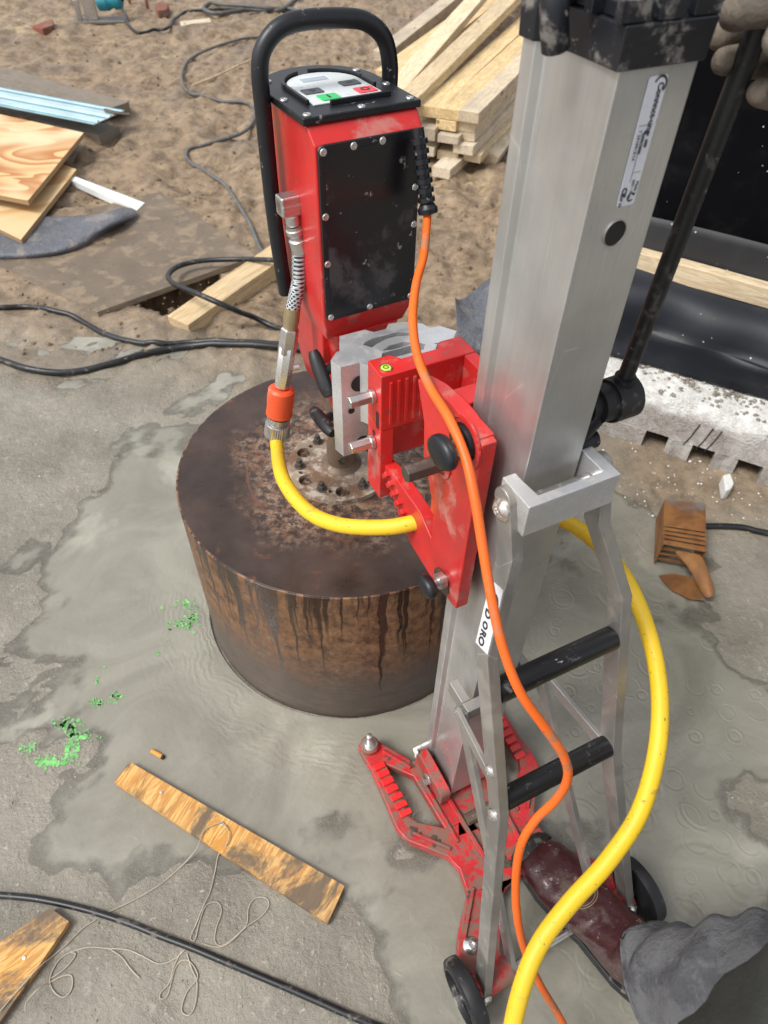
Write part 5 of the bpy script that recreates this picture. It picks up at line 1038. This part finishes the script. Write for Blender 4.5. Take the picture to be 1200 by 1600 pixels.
n_ = 3; b = MB(); b.add([p - O_ for r1 in rw for p in r1], [(i * 3 + j, i * 3 + j + 1, (i + 1) * 3 + j + 1, (i + 1) * 3 + j) for i in range(3) for j in range(2)]); o = b.build('upper_leaf', m_rust, va, smooth=0); o.data.shade_smooth()
for k_ in (o,): s_ = k_.modifiers.new('s', 'SOLIDIFY'); s_.thickness = .0025; q = k_.modifiers.new('q', 'SUBSURF'); q.levels = 2; q.render_levels = 2
P = [G(x, y, .008) - O_ for x, y in ((1030, 899), (1052, 896), (1080, 902), (1098, 925), (1108, 950), (1100, 938), (1078, 936), (1050, 922), (1038, 910))]
b = MB(); k = len(P); b.add(P + [p - Vector((0, 0, .003)) for p in P], [tuple(range(k)), tuple(range(2 * k - 1, k - 1, -1))] + [(i, (i + 1) % k, (i + 1) % k + k, i + k) for i in range(k)]); b.build('lower_leaf', m_rust, va)
# ------------------------------------------------------------------ the worker: boot on the base, gloved hand on the lever
m_skin = M('skin', (.48, .27, .19), .5); m_jack = M('dark_work_jacket', (.030, .032, .027), .9, var=.35, vs=14, bump=.6, bs=14, bd=.01); m_glove = M('dusty_glove', (.19, .155, .120), .85, dirt=(.09, .075, .06), amt=.6, ds=34, bump=1., bs=55, bd=.004)
m_trou = M('wet_grey_trousers', (.115, .115, .120), .9, dirt=(.055, .055, .062), amt=.60, ds=17, bump=.9, bs=11, bd=.02); m_boot = M('oxblood_boot_leather', (.050, .009, .011), .36, dirt=(.11, .075, .06), amt=.45, ds=13, fleck=(.3, .22, .2), famt=.30, fs=50, coat=.18, bump=.8, bs=24, bd=.006)
m_toe = M('scuffed_toe_rubber', (.014, .014, .013), .7, dirt=(.13, .11, .085), amt=.5, ds=40, bump=.6, bs=60, bd=.003); m_stitch = M('stitching', (.24, .17, .11), .8)
def skin(name, verts, edges, rad, mat, parent=None, sub=2):
    me = bpy.data.meshes.new(name); me.from_pydata([tuple(v) for v in verts], edges, []); me.materials.append(mat)
    o = bpy.data.objects.new(name, me); COL.objects.link(o); m = o.modifiers.new('skin', 'SKIN'); m.use_smooth_shade = True
    if not me.skin_vertices: raise RuntimeError('no skin layer')
    for i, r_ in enumerate(rad): me.skin_vertices[0].data[i].radius = (r_, r_) if not isinstance(r_, tuple) else r_
    me.skin_vertices[0].data[0].use_root = True
    q = o.modifiers.new('sub', 'SUBSURF'); q.levels = sub; q.render_levels = sub
    if parent: o.parent = parent
    return o
rdep = float((CM.T @ (np.array(D(1180, 60, 1)) - CP))[2]); rd = float((CM.T @ (np.array(ROD1.lerp(ROD0, .12)) - CP))[2])
ank = Vector((.425, .255, .150)); knee = D(1440, 1545, .86); hip = D(1560, 1900, .58); palm = D(1275, 60, rd + .02)
ch = Vector((.74, -.20, 1.42)); shr = Vector((.80, .10, 1.42)); elb = Vector((.80, .33, 1.25)); wr = D(1400, 90, rd + .05)
V = [hip + Vector((.05, -.05, .03)), hip, knee, ank, Vector((.425, .29, .07)), ch - Vector((0, 0, .2)), ch, shr, elb, wr, palm, ch + Vector((-.02, 0, .13)), ch + Vector((-.03, .02, .22)), ch + Vector((-.04, .03, .33)), Vector((1.0, -.20, .95)), Vector((1.02, -.12, .5)), Vector((1.08, -.22, .1)), Vector((1.02, -.08, .06)), Vector((.94, -.26, 1.42)), Vector((1.02, -.30, 1.15)), Vector((.92, -.12, 1.0))]
E_ = [(0, 1), (1, 2), (2, 3), (3, 4), (0, 5), (5, 6), (6, 7), (7, 8), (8, 9), (9, 10), (6, 11), (11, 12), (12, 13), (0, 14), (14, 15), (15, 16), (16, 17), (6, 18), (18, 19), (19, 20)]
Rr = [.13, .075, .05, .026, .018, .12, .12, .055, .038, .025, .022, .05, .075, .07, .075, .05, .035, .03, .055, .038, .03]
person = skin('person', V, E_, Rr, m_skin)
tag(person, 'worker in dark jacket, wet grey trousers and oxblood boots, gloved hand on the lever', 'person')
# head details
hc = V[12].lerp(V[13], .5); f_ = Vector((-.75, .65, 0)).normalized(); r3 = Vector((-f_.y, f_.x, 0))
for s_ in (-1, 1):
    b = MB(); b.lathe(hc + f_ * .085 + r3 * .032 * s_ + Vector((0, 0, .01)), f_, [(-.012, .001), (-.006, .010), (0, .012), (.004, .006), (.005, 0)], 12); b.build('eye', m_white, person)
    b = MB(); b.lathe(hc + r3 * .085 * s_, r3 * s_, [(-.01, .012), (0, .028), (.012, .026), (.014, .01), (.010, 0)], 14); b.build('ear', m_skin, person)
b = MB(); b.add([hc + f_ * .085 + Vector((0, 0, .015)), hc + f_ * .118 + Vector((0, 0, -.022)), hc + f_ * .085 + r3 * .018 + Vector((0, 0, -.028)), hc + f_ * .085 - r3 * .018 + Vector((0, 0, -.028))], [(0, 1, 2), (0, 3, 1), (1, 3, 2)]); b.build('nose', m_skin, person)
b = MB(); b.obox(hc + f_ * .088 + Vector((0, 0, -.055)), r3 * .024, f_ * .006, (0, 0, .005)); b.build('mouth', m_key_r, person, bev=.003)
b = MB(); b.lathe(hc + Vector((0, 0, .03)), (0, 0, 1), [(0, .125), (.003, .125), (.004, .112), (.05, .104), (.085, .075), (.10, .03), (.10, 0)], 28); b.build('helmet', M('white_helmet', (.75, .75, .72), .3), person)
skin('jacket', [V[0] + Vector((0, 0, .05)), V[5], V[6], V[7] + Vector((.02, 0, 0)), V[8], wr.lerp(V[8], .12), V[18], V[19], V[20], V[11], D(1125, 1715, .50), D(1295, 1530, .50)], [(0, 1), (1, 2), (2, 3), (3, 4), (4, 5), (2, 6), (6, 7), (7, 8), (2, 9), (0, 10), (0, 11)], [.15, .155, .15, .08, .055, .040, .08, .055, .042, .07, .075, .085], m_jack, person)
cuff = ank + Vector((.034, -.037, .055))
skin('trousers', [V[0], V[1], V[1].lerp(V[2], .5), V[2], V[2].lerp(cuff, .15), V[2].lerp(cuff, .3), V[14], V[15], V[16] + Vector((0, 0, .08))], [(0, 1), (1, 2), (2, 3), (3, 4), (4, 5), (0, 6), (6, 7), (7, 8)], [.14, .10, .085, .076, .070, .068, .10, .075, .068], m_trou, person)
rg = []; kn = V[2]; TP = spline([cuff, cuff + Vector((.018, -.018, .075)), cuff.lerp(kn, .45) + Vector((0, 0, .045)), kn], 20); e1 = (kn - cuff).cross(Vector((0, 0, 1))).normalized()
for i in range(60):
    f = i / 59; c = TP[i]; ax = (TP[i + 1] - TP[max(i - 1, 0)]).normalized(); e2 = e1.cross(ax).normalized(); rad_ = .075 + .004 * f; ring_ = []
    for k in range(72):
        a = 2 * math.pi * k / 72; q = a * 2.2
        fold = .0062 * math.sin(f * 34 + 2.2 * math.sin(a * 1. + f * 5) + 1.3 * math.sin(a * 2)) * (1 - .4 * f) + .012 * (float(vnoise(np.array([3 + 2 * math.cos(a) + f * 5]), np.array([3 + 2 * math.sin(a) + f * 3]), 77)[0]) - .5)
        if i < 2: fold += .004
        r1 = rad_ + fold; ring_.append(c + e1 * math.cos(a) * r1 + e2 * math.sin(a) * r1 * .9)
    rg.append(ring_)
b = MB(); b.loft(rg, cap=False); o = b.build('trouser_leg', m_trou, person, smooth=0); o.data.shade_smooth(); q = o.modifiers.new('s', 'SOLIDIFY'); q.thickness = .004; q.offset = -1
P = spline([D(990, 2000, .50), D(1118, 1850, .50), D(1200, 1740, .50), D(1340, 1580, .50), D(1500, 1410, .54)], 8); rg = []
for i, c in enumerate(P):
    t_ = (P[min(i + 1, len(P) - 1)] - P[max(i - 1, 0)]).normalized(); e1 = t_.cross(Vector((0, 0, 1))).normalized(); e2 = e1.cross(t_)
    rg.append([c + (e1 * math.cos(a) + e2 * math.sin(a)) * (.066 + .004 * math.sin(i * .5 + 3 * math.sin(a)) + .003 * math.sin(i * 1.1 + 5 * a)) for a in np.linspace(0, 2 * math.pi, 40, endpoint=False)])
b = MB(); b.loft(rg); b.build('jacket_hem', m_jack, person, smooth=60)
# boot: lofted sections from toe to heel with a shaft
def boot(toe, heel, shaft, parent, s_=1.):
    d = (Vector((heel.x, heel.y, 0)) - Vector((toe.x, toe.y, 0))); L = d.length; d.normalize(); sd_ = Vector((-d.y, d.x, 0)); rg = []
    # (along, half width, bottom z, top z, lean towards the shaft)
    prof = [(0, .012, .030, .040), (.010, .032, .022, .062), (.03, .043, .018, .074), (.07, .049, .018, .080), (.11, .047, .018, .094), (.145, .042, .018, .118), (.17, .040, .018, .150)]
    xs2 = [0, .004, .010, .02] + [.03 + .005 * i for i in range(29)]; cols_ = list(zip(*prof)); dense = []
    for x in xs2: dense.append((x, *[float(np.interp(x, cols_[0], c_)) for c_ in cols_[1:]]))
    for x, hw, z0, z1 in dense:
        z1 += .0022 * math.sin(x * 520) * max(0, 1 - abs(x - .125) / .05) + .0014 * math.sin(x * 260 + 1)
        hw *= 1.14; z1 = z0 + (z1 - z0) * 1.12; c = Vector((toe.x, toe.y, 0)) + d * x; ring_ = []
        for k in range(24):
            a = 2 * math.pi * k / 24; ca, sa = math.cos(a), math.sin(a); z = (z0 + z1) / 2 + (z1 - z0) / 2 * (abs(sa) ** .75) * (1 if sa > 0 else -1)
            lean = (z - z0) * .35 * min(1, x / .1); cr = 1 + .018 * math.sin(x * 430 + 3 * sa) * max(0, 1 - abs(x - .13) / .06); ring_.append(c + sd_ * hw * cr * (abs(ca) ** .8 * (1 if ca > 0 else -1)) + d * (lean) + Vector((0, 0, z + toe.z)))
        rg.append(ring_)
    # turn up into the shaft
    base = Vector((toe.x, toe.y, toe.z)) + d * .215
    for f, r1, r2 in ((.25, .050, .078), (.5, .046, .062), (.75, .042, .046), (1.0, .038, .040), (1.15, .036, .038)):
        c = (base + Vector((0, 0, .06))).lerp(shaft, f); ax = (shaft - base).normalized(); e1 = sd_; e2 = ax.cross(e1).normalized()
        tilt = min(1, f * 1.3); e2 = (e2 * tilt + Vector((0, 0, 1)) * (1 - tilt)).normalized() * (1 if e2.z >= -1 else 1)
        if e2.z < 0: e2 = -e2
        rg.append([c + e1 * math.cos(2 * math.pi * k / 24) * r1 + e2 * math.sin(2 * math.pi * k / 24) * r2 for k in range(24)])
    b = MB(); b.loft(rg); o = b.build('boot', m_boot, parent, smooth=0, sub=1); o.data.shade_smooth()
    b = MB(); out = []
    for x, hw in ((-.004, .012), (.006, .036), (.03, .048), (.07, .054), (.12, .050), (.17, .042), (.21, .042), (.25, .042), (.285, .034), (.295, .012)): out.append((x, hw))
    pl = out + [(x, -w2) for x, w2 in out[::-1]]
    b.prism(pl, None, Vector((toe.x, toe.y, toe.z - .002)), d, sd_ * .88, (0, 0, .022)); b.build('boot_sole', m_rub, parent, bev=.003)
    b = MB(); cc = Vector((toe.x, toe.y, toe.z)) + d * .016 + Vector((0, 0, .026)); b.loft([[cc + d * (.030 * f - .034) + sd_ * math.cos(2 * math.pi * k / 20) * .052 * g_ + Vector((0, 0, 1)) * math.sin(2 * math.pi * k / 20) * .040 * g_ for k in range(20)] for f, g_ in ((0, .35), (.25, .72), (.6, .92), (1.0, .99))]); b.build('toe_cap', m_toe, parent, smooth=60)
    return d, sd_, o
toe = G(812, 1372, .10); toe.z = .030; tt = Vector((toe.x, toe.y, .030)); heel = G(1010, 1600, .05)
bd_, bs2, bo = boot(Vector((.300, .452, .028)), Vector((.475, .225, 0)), ank + Vector((.03, -.035, .085)), person)
for off, rr_ in ((.115, .030), (.190, .034)):
    for dr_ in (0, .006):
        P = []
        for k in range(9):
            a = R(-70 + 140 * k / 8); q = Vector((.300, .452, 0)) + bd_ * (off + (rr_ - dr_) * math.cos(a) * .6 + .01) - bs2 * 0 + bs2 * ((rr_ - dr_) * math.sin(a) * .9); ok, hit, _n, _i = False, None, None, None
            P.append(q + Vector((0, 0, .5)))
        bo['_s'] = 0; Ps = []
        dg = bpy.context.evaluated_depsgraph_get(); be = bo.evaluated_get(dg)
        for q in P:
            ok, hit, nn, _i = be.ray_cast(q, (0, 0, -1))
            if ok: Ps.append(hit + nn * .0003)
        if len(Ps) > 3: b = MB(); b.tube(spline(Ps, 3), .0009, 6); b.build('stitching', m_stitch, person)
if '_s' in bo: del bo['_s']
boot(Vector((.98, -.02, .01)), Vector((1.1, -.25, 0)), V[16] + Vector((0, 0, .16)), person)
# glove with five curled fingers round the lever
q = rd
def F(px, py, dd): return D(px, py, q + dd)
GV = [palm, wr, F(1262, 95, .045), F(1262, 40, .02)]; GE = [(0, 1), (0, 2), (0, 3)]; GR = [(.040, .028), (.030, .026), .020, .022]
def finger(root, pts, rads):
    i0 = root
    for p, r_ in zip(pts, rads): GV.append(p); GR.append(r_); GE.append((i0, len(GV) - 1)); i0 = len(GV) - 1
finger(3, [F(1235, 12, -.03), F(1195, 5, -.040), F(1155, 18, -.030), F(1130, 26, -.012)], [.0165, .0155, .0145, .011])
finger(3, [F(1228, 62, .045), F(1190, 56, .045), F(1145, 52, .030), F(1118, 58, .010)], [.0160, .0150, .0135, .0105])
finger(2, [F(1230, 98, .055), F(1190, 96, .048), F(1150, 93, .032), F(1124, 96, .012)], [.0155, .0145, .0130, .0105])
finger(2, [F(1250, 140, .06), F(1222, 148, .045), F(1196, 146, .028), F(1180, 143, .012)], [.0145, .0135, .0120, .0095])
finger(0, [F(1260, 30, -.05), F(1225, 60, -.065), F(1205, 95, -.055)], [.018, .0155, .012])
gl_ = skin('glove', GV, GE, GR, m_glove, person)
